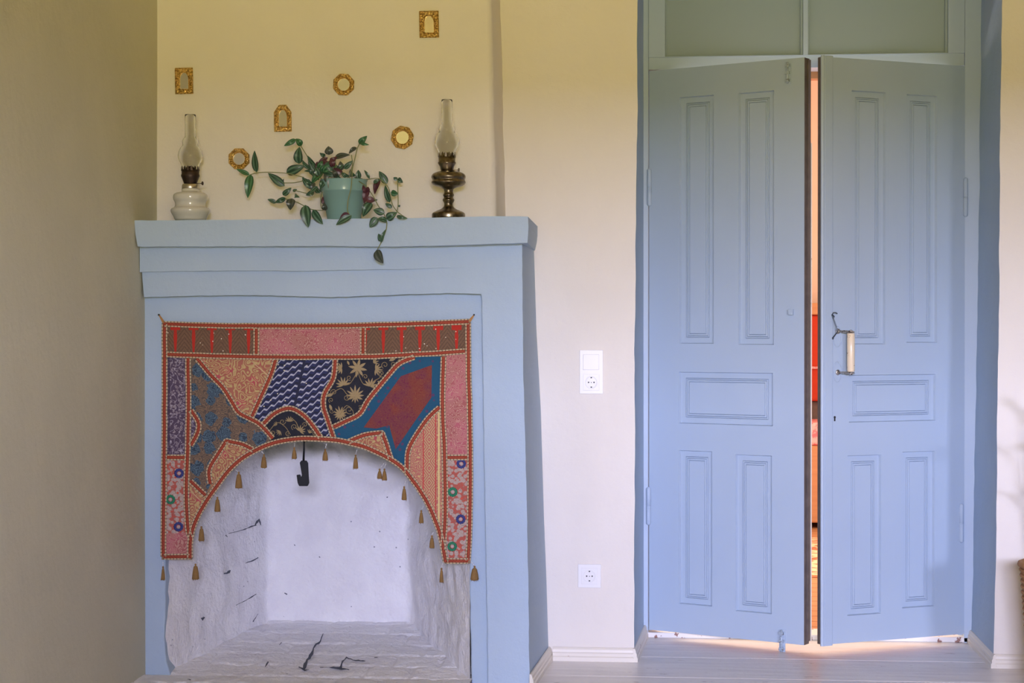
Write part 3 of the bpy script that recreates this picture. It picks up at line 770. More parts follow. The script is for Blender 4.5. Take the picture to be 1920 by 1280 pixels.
vine(m, [(644, 722), (655, 720), (664, 708), (671, 695)]); vine(m, [(694, 724), (682, 720), (675, 708), (671, 695)]); vine(m, [(666, 745), (652, 740), (640, 728), (622, 738)]); vine(m, [(638, 776), (650, 760), (662, 770), (662, 782)]); vine(m, [(694, 724), (700, 715), (712, 708), (716, 700)])
for (cx, cy, a, l) in ((625, 738, 2.8, 14), (655, 684, -2, 9), (738, 692, 2.4, 10), (730, 676, -.4, 14), (708, 714, .6, 12), (618, 758, 1.2, 12), (684, 752, .8, 12)): pleaf(m, cx, cy, a, l, l * .45)
m.build('gold_embroidery', M_gold, tap)
m = MB()
lotus(543, 790, 11, -PI/2, 6); lotus(562, 808, 13, -.9, 7); lotus(526, 808, 10, 2.4, 5); lotus(580, 812, 9, -1.2, 4); lotus(520, 796, 8, 3.6, 4)
for c_ in ((530, 790, 6, 0), (552, 800, 6, 2), (540, 812, 5, 1), (572, 796, 5, 3), (512, 812, 5, 3), (590, 812, 4, 1)): curl(m, *c_)
vine(m, [(505, 808), (520, 792), (535, 800), (545, 815)]); vine(m, [(545, 782), (556, 792), (560, 806)])
m.build('gold_embroidery', M_gold, tap)
# braided borders: rust braid between two stitched cords
M_braid = Mat('rust_braid', .75); _u, _v = M_braid.uvxy(1.0)
_w = (_v - .5 + (_u * 1.15).sin() * .1).abs().lt(.07); _d = ((_u / 3.0).fract() - .5).abs().smooth(.2, .5)
M_braid.color(M_braid.mix(_w * .75, M_braid.mix(_d * .5, srgb(156, 50, 30), srgb(104, 30, 20)), srgb(176, 96, 58))); M_braid.bump(_d, .5, .001); M_braid = M_braid.m
M_cord = Mat('beige_cord', .8); _u, _v = M_cord.uvxy(1.0); _d = (_u / 6.4).fract(); M_cord.color(M_cord.mix(_d.lt(.2), srgb(198, 176, 142), srgb(70, 66, 52))); M_cord.bump(((_d - .6).abs() * -1.0) + 1.0, .4, .001); M_cord = M_cord.m
def border(pts, w_=3.1, h0=.0026):
    pts = pts if len(pts) > 12 else spl(pts, 5)
    wob = [(x + .5 * jn(x * .05 + y * .03, 1, 3), y + .5 * jn(y * .05 + x * .03, 1, 6)) for x, y in pts]; pts = wob
    L_ = 0; vs = []; uvs = []; e1 = []; e2 = []
    for i, (x, y) in enumerate(pts):
        a = pts[max(0, i-1)]; b = pts[min(len(pts)-1, i+1)]; dx, dy = b[0]-a[0], b[1]-a[1]; l = math.hypot(dx, dy) or 1; nx, ny = -dy/l, dx/l
        if i: L_ += math.hypot(x - pts[i-1][0], y - pts[i-1][1])
        for k, (o, h) in enumerate(((-1, 0), (-.6, .0016), (0, .002), (.6, .0016), (1, 0))):
            vs.append(T_(x + nx * o * w_, y + ny * o * w_, h0 + h)); uvs.append((L_, k / 4))
        e1.append(T_(x + nx * (w_ + 1), y + ny * (w_ + 1), h0 + .001)); e2.append(T_(x - nx * (w_ + 1), y - ny * (w_ + 1), h0 + .001))
    n_ = len(pts); m = MB(); m.add(vs, [(5*i+k, 5*i+k+1, 5*i+k+6, 5*i+k+5) for i in range(n_-1) for k in range(4)], uvs, True)
    o = m.build('braid_border', M_braid, tap)
    m = MB()
    for e_ in (e1, e2): m.tube(e_, 1.5 * PX, 6, ulen=570)
    m.build('stitched_cord', M_cord, o)
border(spl([(309, 672), (309, 760), (308, 900), (307, 1000), (307, 1043)])); border(spl([(309, 606), (309, 640), (309, 672)]))
for c_ in (hz, [(481, 614), (481, 664)], [(681, 613), (681, 663)], vL, vR, [(313, 857), (349, 857)], [(838, 857), (877, 857)], cB, cD, cC, cE, cF[:len(cF)//2+3], cF[len(cF)//2:], cG, cH, cI, cJ, cA):
    border(c_)
border(spl([(308, 607), (400, 610), (500, 611), (600, 611), (700, 609), (800, 606), (879, 603)])); border(spl([(878, 605), (879, 700), (881, 780), (882, 860), (881, 980), (878, 1050)]))
border([(307, 1043), (356, 1043)]); border([(836, 1051), (878, 1051)])
border([(x, y) if True else None for x, y in spl([(p[0] + (-3 if i < 8 else 3 if i > 15 else 0), p[1] - (4 if 5 < i < 18 else 0)) for i, p in enumerate(archL)], 6)], 3.2, .0032)
# small cream darts
for a, b in (((472, 677), (502, 703)), ((358, 920), (376, 938))):
    m = MB(); m.tube([T_(*a, .003), T_(*b, .003)], .0014, 6); m.build('piping', flat('cream_piping', srgb(222, 190, 150), .7), tap)
# flower rosettes
M_rc = flat('rosette_pale_centre', srgb(196, 170, 165), .7); M_rb = flat('blue_rosette', srgb(44, 52, 118), .6); M_rg = flat('green_rosette', srgb(20, 120, 84), .6)
for x, y, mt in ((336, 887, M_rb), (320, 936, M_rg), (335, 987, M_rb), (865, 869, M_rb), (849, 922, M_rg), (864, 973, M_rb), (848, 1024, M_rg)):
    m = MB()
    for k in range(12):
        a = 2 * PI * k / 12; c = T_(x + 6.6 * math.cos(a), y + 6.6 * math.sin(a), .0028); m.sphere(c, .0048, 8, 5, (1, .45, 1))
    o = m.build('rosette', mt, tap); m = MB(); m.lathe(T_(x, y, .0016), [(.0056, 0), (.005, .0016), (.0001, .002)], 16, (0, -1, 0)); m.build('rosette_centre', M_rc, o)
# hanging loops and nails
M_jute = flat('jute_tape', srgb(176, 128, 74), .85)
for (x0, y0, x1, y1) in ((308, 606, 298, 590), (880, 602, 889, 590)):
    m = MB(); a = T_(x0, y0, .001); b = T_(x1, y1, .0); d = Vector((0, 0, 1)).cross((b - a)).normalized(); d = (b - a).cross(Vector((0, 1, 0))).normalized() * .005
    m.prism([a - d, a + d, b + d * .4, b - d * .4], [v + Vector((0, .0015, 0)) for v in (a - d, a + d, b + d * .4, b - d * .4)]); m.build('hanging_loop', M_jute, tap)
    m = MB(); m.lathe(T_(x1, y1, 0) + Vector((0, .012, 0)), [(.0012, 0), (.0012, .014), (.003, .0145), (.003, .016)], 10, (0, -1, 0)); m.build('nail', M_iron, tap)
# tassels
M_tas = Mat('ochre_tassel', .8); _x, _y, _z = M_tas.oxyz(); _q = M_tas.noise(1, 2, M_tas.vec(_x * 900, _y * 900, _z * 30)); M_tas.color(M_tas.mix(_q, srgb(112, 80, 38), srgb(166, 130, 76))); M_tas.bump(_q, .8, .001); M_tas = M_tas.m
M_bead = flat('clear_white_bead', (.85, .85, .88, 1), .15)
tass = [(306, 1051, 306, 1061, 1087, 4), (361, 1048, 367, 1056, 1086, 7), (374, 975, 378, 986, 1014, 6), (402, 925, 408, 931, 959, 6), (441, 880, 448, 884, 915, 7), (490, 845, 495, 851, 877, 6), (553, 829, 552, 838, 860, 5), (613, 830, 610, 841, 863, 5.5), (670, 841, 667, 852, 878, 5), (723, 865, 712, 878, 897, 5), (724, 866, 721, 878, 900, 5), (762, 898, 758, 911, 937, 5), (795, 947, 790, 956, 980, 4.5), (814, 995, 810, 1003, 1027, 5), (831, 1053, 828, 1064, 1091, 4), (883, 1052, 890, 1060, 1087, 8)]
for i, (x0, y0, x1, y1, y2, r) in enumerate(tass):
    YQ = lambda x, y, h=.002: T_(x, y, h)
    m = MB(); top_ = YQ(x1, y1); l = (y2 - y1) * PX; rr = r * PX
    m.lathe(top_, [(.0006, 0), (.0028, -.001), (.0034, -.004), (.0022, -.0065), (rr * .55, -.011), (rr * .85, -l * .6), (rr, -l * .95), (rr * .7, -l)], 12)
    for k in range(9):
        a = R.uniform(0, 2*PI); q = top_ + Vector((math.cos(a) * rr * .8, math.sin(a) * rr * .8, -l * .7)); m.tube([q, q + Vector((R.uniform(-.002, .002), 0, -l * R.uniform(.28, .38)))], .0006, 4)
    o = m.build('tassel', M_tas, tap)
    m = MB(); a = YQ(x0, y0); m.tube([a, lerp(a, top_, .5), top_], .0005, 5)
    for t in (.35, .7): m.sphere(lerp(a, top_, t), .0018, 8, 5)
    m.build('bead', M_bead, o)

# ================================================================== MIRRORS
M_brass = Mat('embossed_brass', .28, 1); _q = M_brass.noise(160, 3); M_brass.color(M_brass.mix(_q.smooth(.35, .6), (.34, .20, .06, 1), (.80, .56, .20, 1))); M_brass.bump(M_brass.voro(280), .9, .002); M_brass = M_brass.m
M_glassm = flat('mirror_glass', (.80, .78, .78, 1), .08, 1)
def mirror(cx, cy, shape, w_, h_, rot, label):
    YM = -.31
    def B(x, y, h=0): 
        ca, sa_ = math.cos(rot), math.sin(rot); p = P(cx + x * ca - y * sa_, cy + x * sa_ + y * ca, YM); return Vector((p.x, YM - .002 - h, p.z))
    t = thing('wall_mirror', B(0, 0), label, 'mirror', 'small brass framed mirrors above the mantel')
    W2, H2 = w_ / 2, h_ / 2
    if shape == 'oct':
        out = [(W2 * 1.04 * math.cos(a), H2 * 1.04 * math.sin(a)) for a in [PI/8 + k * PI/4 for k in range(8)]]; inn = [(W2 * .56 * math.cos(a), H2 * .56 * math.sin(a)) for a in [PI/24 + k * PI/12 for k in range(24)]]
    else:
        if shape == 'arch': out = [(-W2, H2), (-W2, -H2 * .48), (-W2 * .42, -H2), (W2 * .42, -H2), (W2, -H2 * .48), (W2, H2)]
        else: out = [(-W2, H2), (-W2, -H2), (W2, -H2), (W2, H2)]
        iw, ih = W2 * .48, H2 * .62
        inn = [(-iw, ih), (-iw * 1.0, -ih * .2)] + [(-iw * math.cos(a), -ih * .2 - ih * .8 * math.sin(a)) for a in [PI * k / 12 for k in range(1, 12)]] + [(iw, -ih * .2), (iw, ih)]
    def resample(pts, n_):
        ls = [0]; 
        for i in range(len(pts)): a, b = pts[i], pts[(i+1) % len(pts)]; ls.append(ls[-1] + math.hypot(b[0]-a[0], b[1]-a[1]))
        o = []
        for k in range(n_):
            d = ls[-1] * k / n_; i = 0
            while ls[i+1] < d: i += 1
            a, b = pts[i], pts[(i+1) % len(pts)]; f = (d - ls[i]) / (ls[i+1] - ls[i]); o.append((lerp(a[0], b[0], f), lerp(a[1], b[1], f)))
        return o
    m = MB()
    # polar matched rings
    def atang(pts, a):
        dx, dy = math.cos(a), math.sin(a); best = 0
        for i in range(len(pts)):
            x1, y1 = pts[i]; x2, y2 = pts[(i+1) % len(pts)]; ex, ey = x2-x1, y2-y1; den = dx*ey - dy*ex
            if abs(den) < 1e-9: continue
            r_ = (x1*ey - y1*ex) / den; s_ = (x1*dy - y1*dx) / den
            if r_ > 0 and -1e-6 <= s_ <= 1+1e-6: best = max(best, r_)
        return best
    angs = sorted({round(math.atan2(y, x), 4) for x, y in out + inn} | {round(-PI + 2*PI*k/48, 4) for k in range(48)})
    rings = ((1, 0), (1, .004), (.93, .0055), (.86, .004), (.80, .0055), (.25, .0035), (.12, .006), (0, .0055), (0, .001))
    vs = []
    for f_, h in rings:
        for a in angs:
            r_ = lerp(atang(inn, a), atang(out, a), f_); vs.append(B(r_ * math.cos(a), r_ * math.sin(a), h))
    n_ = len(angs); m.add(vs, [(j*n_+k, j*n_+(k+1)%n_, (j+1)*n_+(k+1)%n_, (j+1)*n_+k) for j in range(len(rings)-1) for k in range(n_)], None, False)
    for x, y in resample(out, int(2.1 * (w_ + h_) / 4.2) * 2): m.sphere(B(x * .965, y * .965, .005), .0021, 6, 4)
    ro = [( lerp(atang(inn, a), atang(out, a), .5) * math.cos(a), lerp(atang(inn, a), atang(out, a), .5) * math.sin(a)) for a in [2*PI*k/22 for k in range(22)]]
    for x, y in ro: m.sphere(B(x, y, .0045), .0034, 8, 5, (1, .8, 1))
    m.build('frame', M_brass, t)
    m = MB(); m.add([B(x, y, .0015) for x, y in inn] , [tuple(range(len(inn)))]); m.add([B(x, y, .0) for x, y in inn], [tuple(range(len(inn)))]); m.build('mirror_glass', M_glassm, t)
mirror(346, 152, 'rect', 33, 49, -.02, 'rectangular brass mirror with arched glass, on the chimney above the white oil lamp')
mirror(449, 298, 'oct', 40, 40, 0, 'eight-sided brass mirror half behind the trailing plant leaf')
mirror(531, 222, 'arch', 32, 50, -.02, 'brass mirror with cut top corners, above the potted plant')
mirror(645, 159, 'oct', 40, 41, .05, 'eight-sided brass mirror, the highest eight-sided one')
mirror(755, 258, 'oct', 42, 43, .2, 'tilted eight-sided brass mirror left of the brass oil lamp')
mirror(805, 46, 'rect', 36, 50, -.02, 'rectangular brass mirror, the highest one, above the brass oil lamp')

# ================================================================== OIL LAMPS
M_glass = Mat('clear_lamp_glass', .02, 0); M_glass.b.inputs['Transmission Weight'].default_value = 1; M_glass.b.inputs['IOR'].default_value = 1.3; M_glass.color((.97, .98, .96, 1)); M_glass = M_glass.m
M_milk = flat('milk_glass', (.62, .60, .53, 1), .12, 0, Coat_Weight=.5)
M_obr = Mat('aged_brass', .3, 1); _q = M_obr.noise(40, 4); M_obr.color(M_obr.mix(_q.smooth(.35, .65), (.11, .085, .055, 1), (.30, .25, .17, 1))); M_obr = M_obr.m
M_burn = Mat('dark_burner_metal', .45, .9); M_burn.color((.07, .05, .04, 1)); M_burn = M_burn.m
M_tin = flat('tin_collar', (.62, .58, .48, 1), .3, 1)
def lamp(cx, YL, label, base, collar, burner, chim, base_mat, burn_mat, ccx=None):
    y0 = base[0][1]; c0 = P(cx, y0, YL); k = (P(cx + 10, y0, YL) - c0).x / 10; zf = lambda y: P(cx, y, YL).z
    t = thing('oil_lamp', c0, label, 'oil lamp', 'oil lamps on the mantel')
    pr = lambda lst: [(max(r, .02) * k, zf(y)) for r, y in lst]
    axis = (c0.x, c0.y, 0); ax2 = (P(ccx or cx, y0, YL).x, c0.y, 0)
    m = MB(); m.lathe(axis, pr(sm(base)), 48); m.build('base', base_mat, t)
    if collar: m = MB(); m.lathe(axis, pr(collar), 40); m.build('collar', M_tin, t)
    m = MB(); m.lathe(ax2, pr(burner), 40)
    yt = burner[-2][1]; rt_ = burner[-2][0]
    for q in range(16):
        a = 2*PI*q/16; rr = (rt_ + .6) * k; c = Vector((ax2[0] + rr * math.cos(a), c0.y + rr * math.sin(a), zf(yt) - .004)); tdir = Vector((-math.sin(a), math.cos(a), 0)) * .0035
        m.add([c - tdir, c + tdir, c + tdir * .7 + Vector((0, 0, .012)), c + Vector((0, 0, .016)), c - tdir * .7 + Vector((0, 0, .012))], [(0, 1, 2, 3, 4)])
    m.lathe(ax2, pr([(8.5, yt + 3), (8, yt - 3), (5.5, yt - 6), (0.02, yt - 7)]), 24)
    bo = m.build('burner', burn_mat, t)
    yk = burner[0][1] - 2; m = MB(); a = Vector((ax2[0] + burner[0][0] * k, c0.y, zf(yk))); b = a + Vector((.021, -.004, 0)); m.tube([a - Vector((.01, 0, 0)), b], .0012, 6)
    m.lathe(b, [(.006, 0), (.0065, .001), (.0065, .0025), (.005, .003)], 14, b - a); m.build('wick_knob', burn_mat, bo)
    m = MB(); cs = sm(chim); outer = pr(cs); inner = [(max(r - .0022, .001), z) for r, z in outer[::-1]]
    m.lathe(ax2, outer + inner + [outer[0]], 48, cap=False); m.build('glass_chimney', M_glass, t)
    return t
def sm(pr_):
    out = []; Q4 = [pr_[0]] + pr_ + [pr_[-1]]
    for i in range(1, len(Q4) - 2):
        p0, p1, p2, p3 = Q4[i-1:i+3]
        for j in range(4):
            s = j / 4; out.append((max(.02, .5 * (2*p1[0] + (p2[0]-p0[0])*s + (2*p0[0]-5*p1[0]+4*p2[0]-p3[0])*s*s + (3*p1[0]-p0[0]-3*p2[0]+p3[0])*s**3)), lerp(p1[1], p2[1], s)))
    out.append(pr_[-1]); return out
lamp(357, -.45, 'oil lamp with ridged white glass base, at the left end of the mantel',
     [(27, 413), (29, 411), (31, 406), (34.5, 400), (36, 395), (34.5, 391), (29.5, 388), (28, 385), (28, 381), (29, 378), (31, 374), (31.5, 369), (30, 364), (25, 361), (17, 359), (16, 356), (15, 353)],
     [(15.5, 354), (15.8, 353), (15.3, 347), (14, 345), (10, 344.5)], [(11, 346), (12, 343), (15, 335), (17, 330), (16.8, 328), (16, 326), (16.3, 318), (13, 320)],
     [(14, 321), (15, 314), (18, 306), (21.5, 299), (22.8, 292), (21.5, 284), (18, 277), (14.5, 272), (15, 266), (13.5, 261), (10.3, 257), (9.8, 252), (9.9, 235), (10.1, 215)], M_milk, M_burn)
lamp(841, -.45, 'oil lamp with aged brass pedestal base, at the right end of the mantel',
     [(31, 409), (31, 402), (29.5, 399), (24, 396), (15, 392), (10, 388), (8.5, 385), (8.5, 381), (10.5, 377), (11, 374), (9, 371), (9, 369), (10.5, 366), (9, 362), (8.5, 358), (10, 354), (17, 351), (26, 348), (31, 344), (32, 341), (30.5, 338), (30.5, 336), (32, 333), (31.5, 329), (28, 325), (20, 321.5), (12, 320)],
     None, [(10, 321), (12, 318), (13, 313), (16.5, 307), (17, 305), (15.5, 303), (16, 292), (13, 294)],
     [(13, 296), (14.5, 289), (18, 281), (22, 273), (23, 267), (22, 258), (18.5, 251), (15, 247), (15.5, 242), (13.5, 236), (10.8, 232), (10.4, 228), (10.2, 210), (10.3, 187)], M_obr, M_obr, 838)

# ================================================================== POTTED PLANT
pc = P(645, 412, -.44)
plant = thing('potted_plant', pc, 'trailing striped wandering plant in a pale teal pot on the mantel', 'plant')
kp = (P(655, 400, -.44) - P(645, 400, -.44)).x / 10; zf = lambda y: P(645, y, -.44).z
M_pot = flat('teal_plastic', (.23, .39, .37, 1), .25)
m = MB(); m.lathe((pc.x, pc.y, 0), [(30 * kp, zf(413)), (31 * kp, zf(410)), (40.3 * kp, zf(360)), (41.6 * kp, zf(359.5)), (41.8 * kp, zf(357)), (42.5 * kp, zf(341)), (43.5 * kp, zf(339)), (43.5 * kp, zf(337)), (41 * kp, zf(337)), (39 * kp, zf(345))], 48); m.build('pot', M_pot, plant)
m = MB(); m.lathe((pc.x, pc.y, 0), [(39.5 * kp, zf(346)), (20 * kp, zf(344)), (.001, zf(343))], 24); m.build('soil', flat('dark_soil', (.03, .02, .015, 1), .95), plant)
def leafmat(name, a, b, c):
    m = Mat(name, .33); u, v = m.uvxy(1.0); d = (u - .5).abs() * 2
    st = d.smooth(.2, .35) * (1 - d.smooth(.55, .72)); st2 = m.noise(1, 2, m.vec(u * 22, v * 2, 0)).smooth(.35, .7)
    col = m.mix(st * (st2 * .5 + .5), a, b); col = m.mix(d.smooth(.86, .95) * .6, col, c); m.color(col); return m.m
LM = [leafmat('striped_leaf', (.018, .060, .030, 1), (.13, .24, .15, 1), (.05, .03, .05, 1)), leafmat('bright_leaf', (.025, .10, .035, 1), (.10, .26, .12, 1), (.03, .06, .03, 1)),
      leafmat('purple_leaf', (.075, .018, .032, 1), (.11, .04, .05, 1), (.04, .02, .03, 1)), leafmat('dusky_leaf', (.035, .05, .035, 1), (.11, .12, .10, 1), (.06, .02, .04, 1))]
M_stem = flat('pale_stem', (.22, .24, .10, 1), .5)
CX = lambda x: 420 + x / 4.267
CY = lambda y: 220 + y / 4.267
LEAVES2 = [(R.uniform(660, 960), R.uniform(400, 560)) for _ in range(26)]
leaves = """262 440 245 265 62 0|205 460 100 415 38 1|215 455 190 645 72 1|485 550 352 445 66 0|500 445 648 385 78 0|600 372 605 235 78 0|575 175 480 228 42 1|620 228 575 170 52 1|745 440 668 305 50 0|790 430 888 370 62 1|790 440 700 535 58 1|795 445 910 465 48 0|890 480 845 588 84 3|720 565 625 480 62 0|840 300 835 230 68 3|812 305 765 283 32 0|830 320 750 365 38 2|885 325 1010 300 48 3|1062 240 998 292 34 3|1080 212 1145 148 50 1|1090 200 1162 220 28 1|960 412 1032 345 42 0|940 425 930 350 48 3|1080 492 1075 420 48 0|1165 490 1120 420 26 0|1130 505 1040 480 22 0|1305 532 1240 430 58 0|1328 682 1290 540 48 0|1335 600 1394 612 52 1|1390 490 1432 522 42 0|1388 500 1356 480 32 0|1245 490 1205 615 52 2|1195 522 1248 498 32 0|1180 680 1112 795 74 0|1155 555 1122 690 56 2|1205 665 1108 650 52 2|1155 600 1110 540 40 2|1285 765 1195 740 60 0|1225 800 1165 880 64 0|1305 832 1222 815 44 0|1300 812 1385 760 66 0|1380 790 1470 808 30 0|1345 722 1290 688 36 0|1255 992 1235 930 42 0|1258 1000 1295 895 30 0|1222 1058 1275 1168 78 3|650 700 675 880 90 0|710 740 792 855 66 0|545 648 530 742 72 3|470 622 540 562 46 0|492 645 410 682 42 0|420 682 348 655 34 0|565 640 606 640 36 0|550 590 585 575 24 0|720 595 655 622 42 0|765 605 738 550 44 0|795 605 780 535 44 0|822 695 788 635 56 2|812 745 800 680 44 3|1005 775 925 815 66 2|1022 785 896 860 56 0|1062 605 1005 640 50 0|760 500 690 420 46 0|830 520 800 450 44 3|870 400 850 330 48 2|905 430 960 375 40 0|980 480 940 440 36 0|850 360 905 315 44 2|720 420 690 360 40 0|1025 480 1010 415 36 3|690 520 650 500 40 0|800 560 770 500 44 0|760 430 640 430 34 0|1140 520 1100 495 26 3|1395 715 1410 700 18 0|470 520 478 490 14 0|1150 680 1230 660 36 0|960 455 1010 470 30 0|780 350 855 385 42 2|1050 470 1020 430 34 0|900 480 870 410 40 3"""
def leafgrid(m, bx, by, tx, ty, wd, Yl, mi, tilt, bend, fold=.25):
    a = P(CX(bx), CY(by), Yl); b = P(CX(tx), CY(ty), Yl - bend * .5)
    d = b - a; ln_ = d.length; d.normalize(); side = d.cross(Vector((0, -1, 0))).normalized()
    nrm = side.cross(d).normalized()
    if nrm.y > 0: nrm = -nrm
    side = (side * math.cos(tilt) + nrm * math.sin(tilt)).normalized(); nn = d.cross(side).normalized()
    if nn.y > 0: nn = -nn
    hw = wd / 4.267 * kp / 2
    def fn(u, t):
        wv = max(.02, (math.sin(PI * min(1, t ** .8)) ** .72) * (1 - .25 * t)); s = (u - .5) * 2
        p = a + d * ln_ * t + side * hw * 1.12 * wv * s
        return p + nn * (abs(s) * hw * fold * wv + bend * math.sin(PI * t)) - nn * 0
    m.grid(6, 9, fn, mi=mi)
stems = [[(640, 480, 0), (500, 445, 0), (350, 437, .0), (262, 442, 0), (210, 458, 0)], [(640, 500, 0), (620, 512, 0), (560, 524, 0), (480, 524, 0)], [(800, 520, 0), (740, 440, 0), (660, 300, 0), (615, 228, 0)], [(700, 620, 0), (650, 605, 0), (560, 582, 0)],
 [(790, 560, 0), (775, 640, 0), (775, 720, -.03), (800, 745, -.04), (700, 740, -.05), (580, 675, -.02), (450, 640, 0), (410, 678, 0)], [(950, 520, 0), (1015, 460, -.01), (1045, 340, 0), (1065, 250, 0), (1085, 210, 0)],
 [(1000, 500, -.05), (1030, 370, -.05), (1022, 500, -.11), (1018, 560, -.115), (992, 660, -.115), (985, 745, -.125), (1010, 790, -.13)], [(1050, 500, 0), (1120, 500, 0), (1240, 482, 0), (1320, 560, 0), (1345, 700, 0), (1390, 760, -.02), (1460, 806, -.03)],
 [(1380, 770, -.01), (1394, 700, 0), (1392, 600, 0), (1388, 500, 0)], [(1080, 510, -.05), (1140, 550, -.07), (1200, 640, -.08), (1235, 710, -.09), (1280, 770, -.12), (1305, 840, -.14), (1298, 900, -.14), (1258, 1000, -.14), (1228, 1055, -.14)],
 [(880, 520, 0), (900, 440, -.02), (890, 330, -.01)], [(1020, 300, 0), (1030, 380, 0), (1010, 460, -.02)]]
M_L = LM
lv = [list(map(float, s.split())) for s in leaves.split('|')]
# assign each leaf to the nearest stem, one trailing shoot = stem + its foliage
def near(bx, by):
    best = None
    for i, st in enumerate(stems):
        for a, b in zip(st, st[1:]):
            ex, ey = b[0]-a[0], b[1]-a[1]; L2 = ex*ex+ey*ey or 1; t = max(0, min(1, ((bx-a[0])*ex + (by-a[1])*ey) / L2)); q = math.hypot(bx - a[0]-ex*t, by - a[1]-ey*t)
            if best is None or q < best[0]: best = (q, i, lerp(a[2], b[2], t))
    return best
for bx_, by_ in LEAVES2:
    a = R.uniform(-2.9, -.2) if by_ < 500 else R.uniform(1.6, 4.2); l_ = R.uniform(60, 100)
    lv.append([bx_, by_, bx_ + l_ * math.cos(a), by_ + l_ * math.sin(a), R.uniform(34, 56), R.choice([0, 0, 0, 1, 3, 3, 2])])
fol = {}
for l in lv:
    q, i, dY = near(l[0], l[1]); 
    yy = -.44 + dY
    if q > 40: yy = -.46
    if 620 < l[0] < 1100 and l[1] < 560: yy = -.44 - R.uniform(0, .06)
    if l[0] < 560 or l[0] > 1200: yy += .03 if dY == 0 else 0
    if l[1] > 690 or l[3] > 810: yy = min(yy, -.585) if (l[3] > 800) else yy
    fol.setdefault(i, MB()); leafgrid(fol[i], l[0], l[1], l[2], l[3], l[4], yy, int(l[5]), R.uniform(-.35, .35), R.uniform(.0, .012))
for i, st in enumerate(stems):
    ps = []
    for j in range(len(st) - 1):
        for k in range(5): t = k / 5; ps.append(tuple(lerp(st[j][c], st[j+1][c], t) for c in range(3)))
    ps.append(st[-1]); 
    for _ in range(2): ps = [ps[0]] + [tuple((ps[k-1][c] + 2*ps[k][c] + ps[k+1][c]) / 4 for c in range(3)) for k in range(1, len(ps)-1)] + [ps[-1]]
    m = MB(); m.tube([P(CX(x), CY(y), -.44 + dy) for x, y, dy in ps], .0016, 6); so = m.build('stem', M_stem, plant)
    if i in fol: fol[i].build('foliage', M_L, so)

# ================================================================== SWITCHES AND SOCKETS
def rbox(m, cx, cy, w_, h_, Yf, Yb, mi=0):
    a = P(cx - w_/2, cy + h_/2, 0); b = P(cx + w_/2, cy - h_/2, 0); m.box((a.x, Yf, a.z), (b.x, Yb, b.z), mi)
def socket(t, cx, cy, ang=0):
    m = MB(); rbox(m, cx, cy, 30, 30, -.0105, -.006); m.build('socket_cover', M_white, t, bevel=.001)
    c = P(cx, cy, 0); rr = .0195
    m = MB(); m.lathe((c.x, -.0075, c.z), [(rr + .0025, .0025), (rr + .002, .0042), (rr, .0042), (rr - .001, .0032), (rr - .002, .0032), (.0001, .0032)], 36, (0, -1, 0)); so = m.build('socket_well', M_white, t)
    m = MB()
    for s in (-1, 1): m.lathe((c.x + s * .0095, -.0105, c.z), [(.0026, 0), (.0026, .0006)], 14, (0, -1, 0))
    m.lathe((c.x, -.0105, c.z - .0005), [(.0016, 0), (.0016, .0004)], 10, (0, -1, 0))
    for s in (-1, 1): m.box((c.x - .0025, -.0118, c.z + s * .0165 - .002), (c.x + .0025, -.0104, c.z + s * .0165 + .002))
    m.build('contact_hole', M_hole, so)
c = P(1109, 697, 0)
t = thing('switch_and_socket', (c.x, 0, c.z), 'white double wall plate with light switch above a power socket', 'light switch')
m = MB(); rbox(m, 1109, 697, 44, 82, -.0075, 0); m.build('wall_plate', M_white, t, bevel=.0015)
m = MB(); rbox(m, 1108.5, 678.5, 30, 29, -.011, -.006); m.build('rocker_switch', M_white, t, bevel=.0015)
socket(t, 1109, 716.5)
c = P(1105.5, 1079, 0)
t = thing('power_socket', (c.x, 0, c.z), 'white single power socket low on the wall left of the door', 'socket')
m = MB(); rbox(m, 1105.5, 1079, 43, 43, -.0075, 0); m.build('wall_plate', M_white, t, bevel=.0015); socket(t, 1105.5, 1079)

# ================================================================== BASKET AND PLANT AT RIGHT EDGE
M_wick = Mat('woven_wicker', .7); _x, _y, _z = M_wick.oxyz(); _q = M_wick.noise(60, 3); M_wick.color(M_wick.mix(_q, (.30, .13, .04, 1), (.52, .27, .09, 1))); M_wick = M_wick.m
bx = P(1914, 1100, -.42).x + .17; bz = P(1914, 1058, -.42).z
t = thing('wicker_basket', (bx, -.42, 0), 'woven wicker basket planter at the right edge of the photo', 'basket')
m = MB()
def bk(u, tt):
    a = 2*PI*u; r_ = lerp(.135, .168, tt) + .004 * math.sin(a * 24 + (int(tt * 22) % 2) * PI); return (bx + r_ * math.cos(a), -.42 + r_ * math.sin(a), lerp(.002, bz, tt))
m.grid(144, 22, bk, wrapu=True)
for k in range(22): m.tube([Vector((bx + (lerp(.135, .168, k/22) + .003) * math.cos(a), -.42 + (lerp(.135, .168, k/22) + .003) * math.sin(a), .01 + (bz - .01) * k / 22)) for a in [2*PI*j/40 for j in range(41)]], .0045, 6, cap=False)
m.lathe((bx, -.42, 0), [(.135, .003), (.001, .003)], 32); m.build('woven_body', M_wick, t)
m = MB(); m.tube([Vector((bx + .17 * math.cos(a), -.42 + .17 * math.sin(a), bz)) for a in [2*PI*j/48 for j in range(49)]], .009, 8, cap=False); m.build('rim', M_wick, t)
m = MB(); m.lathe((bx, -.42, 0), [(.155, bz - .016), (.001, bz - .014)], 32); m.build('soil', flat('planter_soil', (.03, .02, .015, 1), .95), t)
M_bl = flat('broad_green_leaf', (.06, .13, .05, 1), .4)
t = thing('leafy_house_plant', (bx, -.42, bz - .014), 'broad-leaved green plant growing from the wicker basket', 'plant')
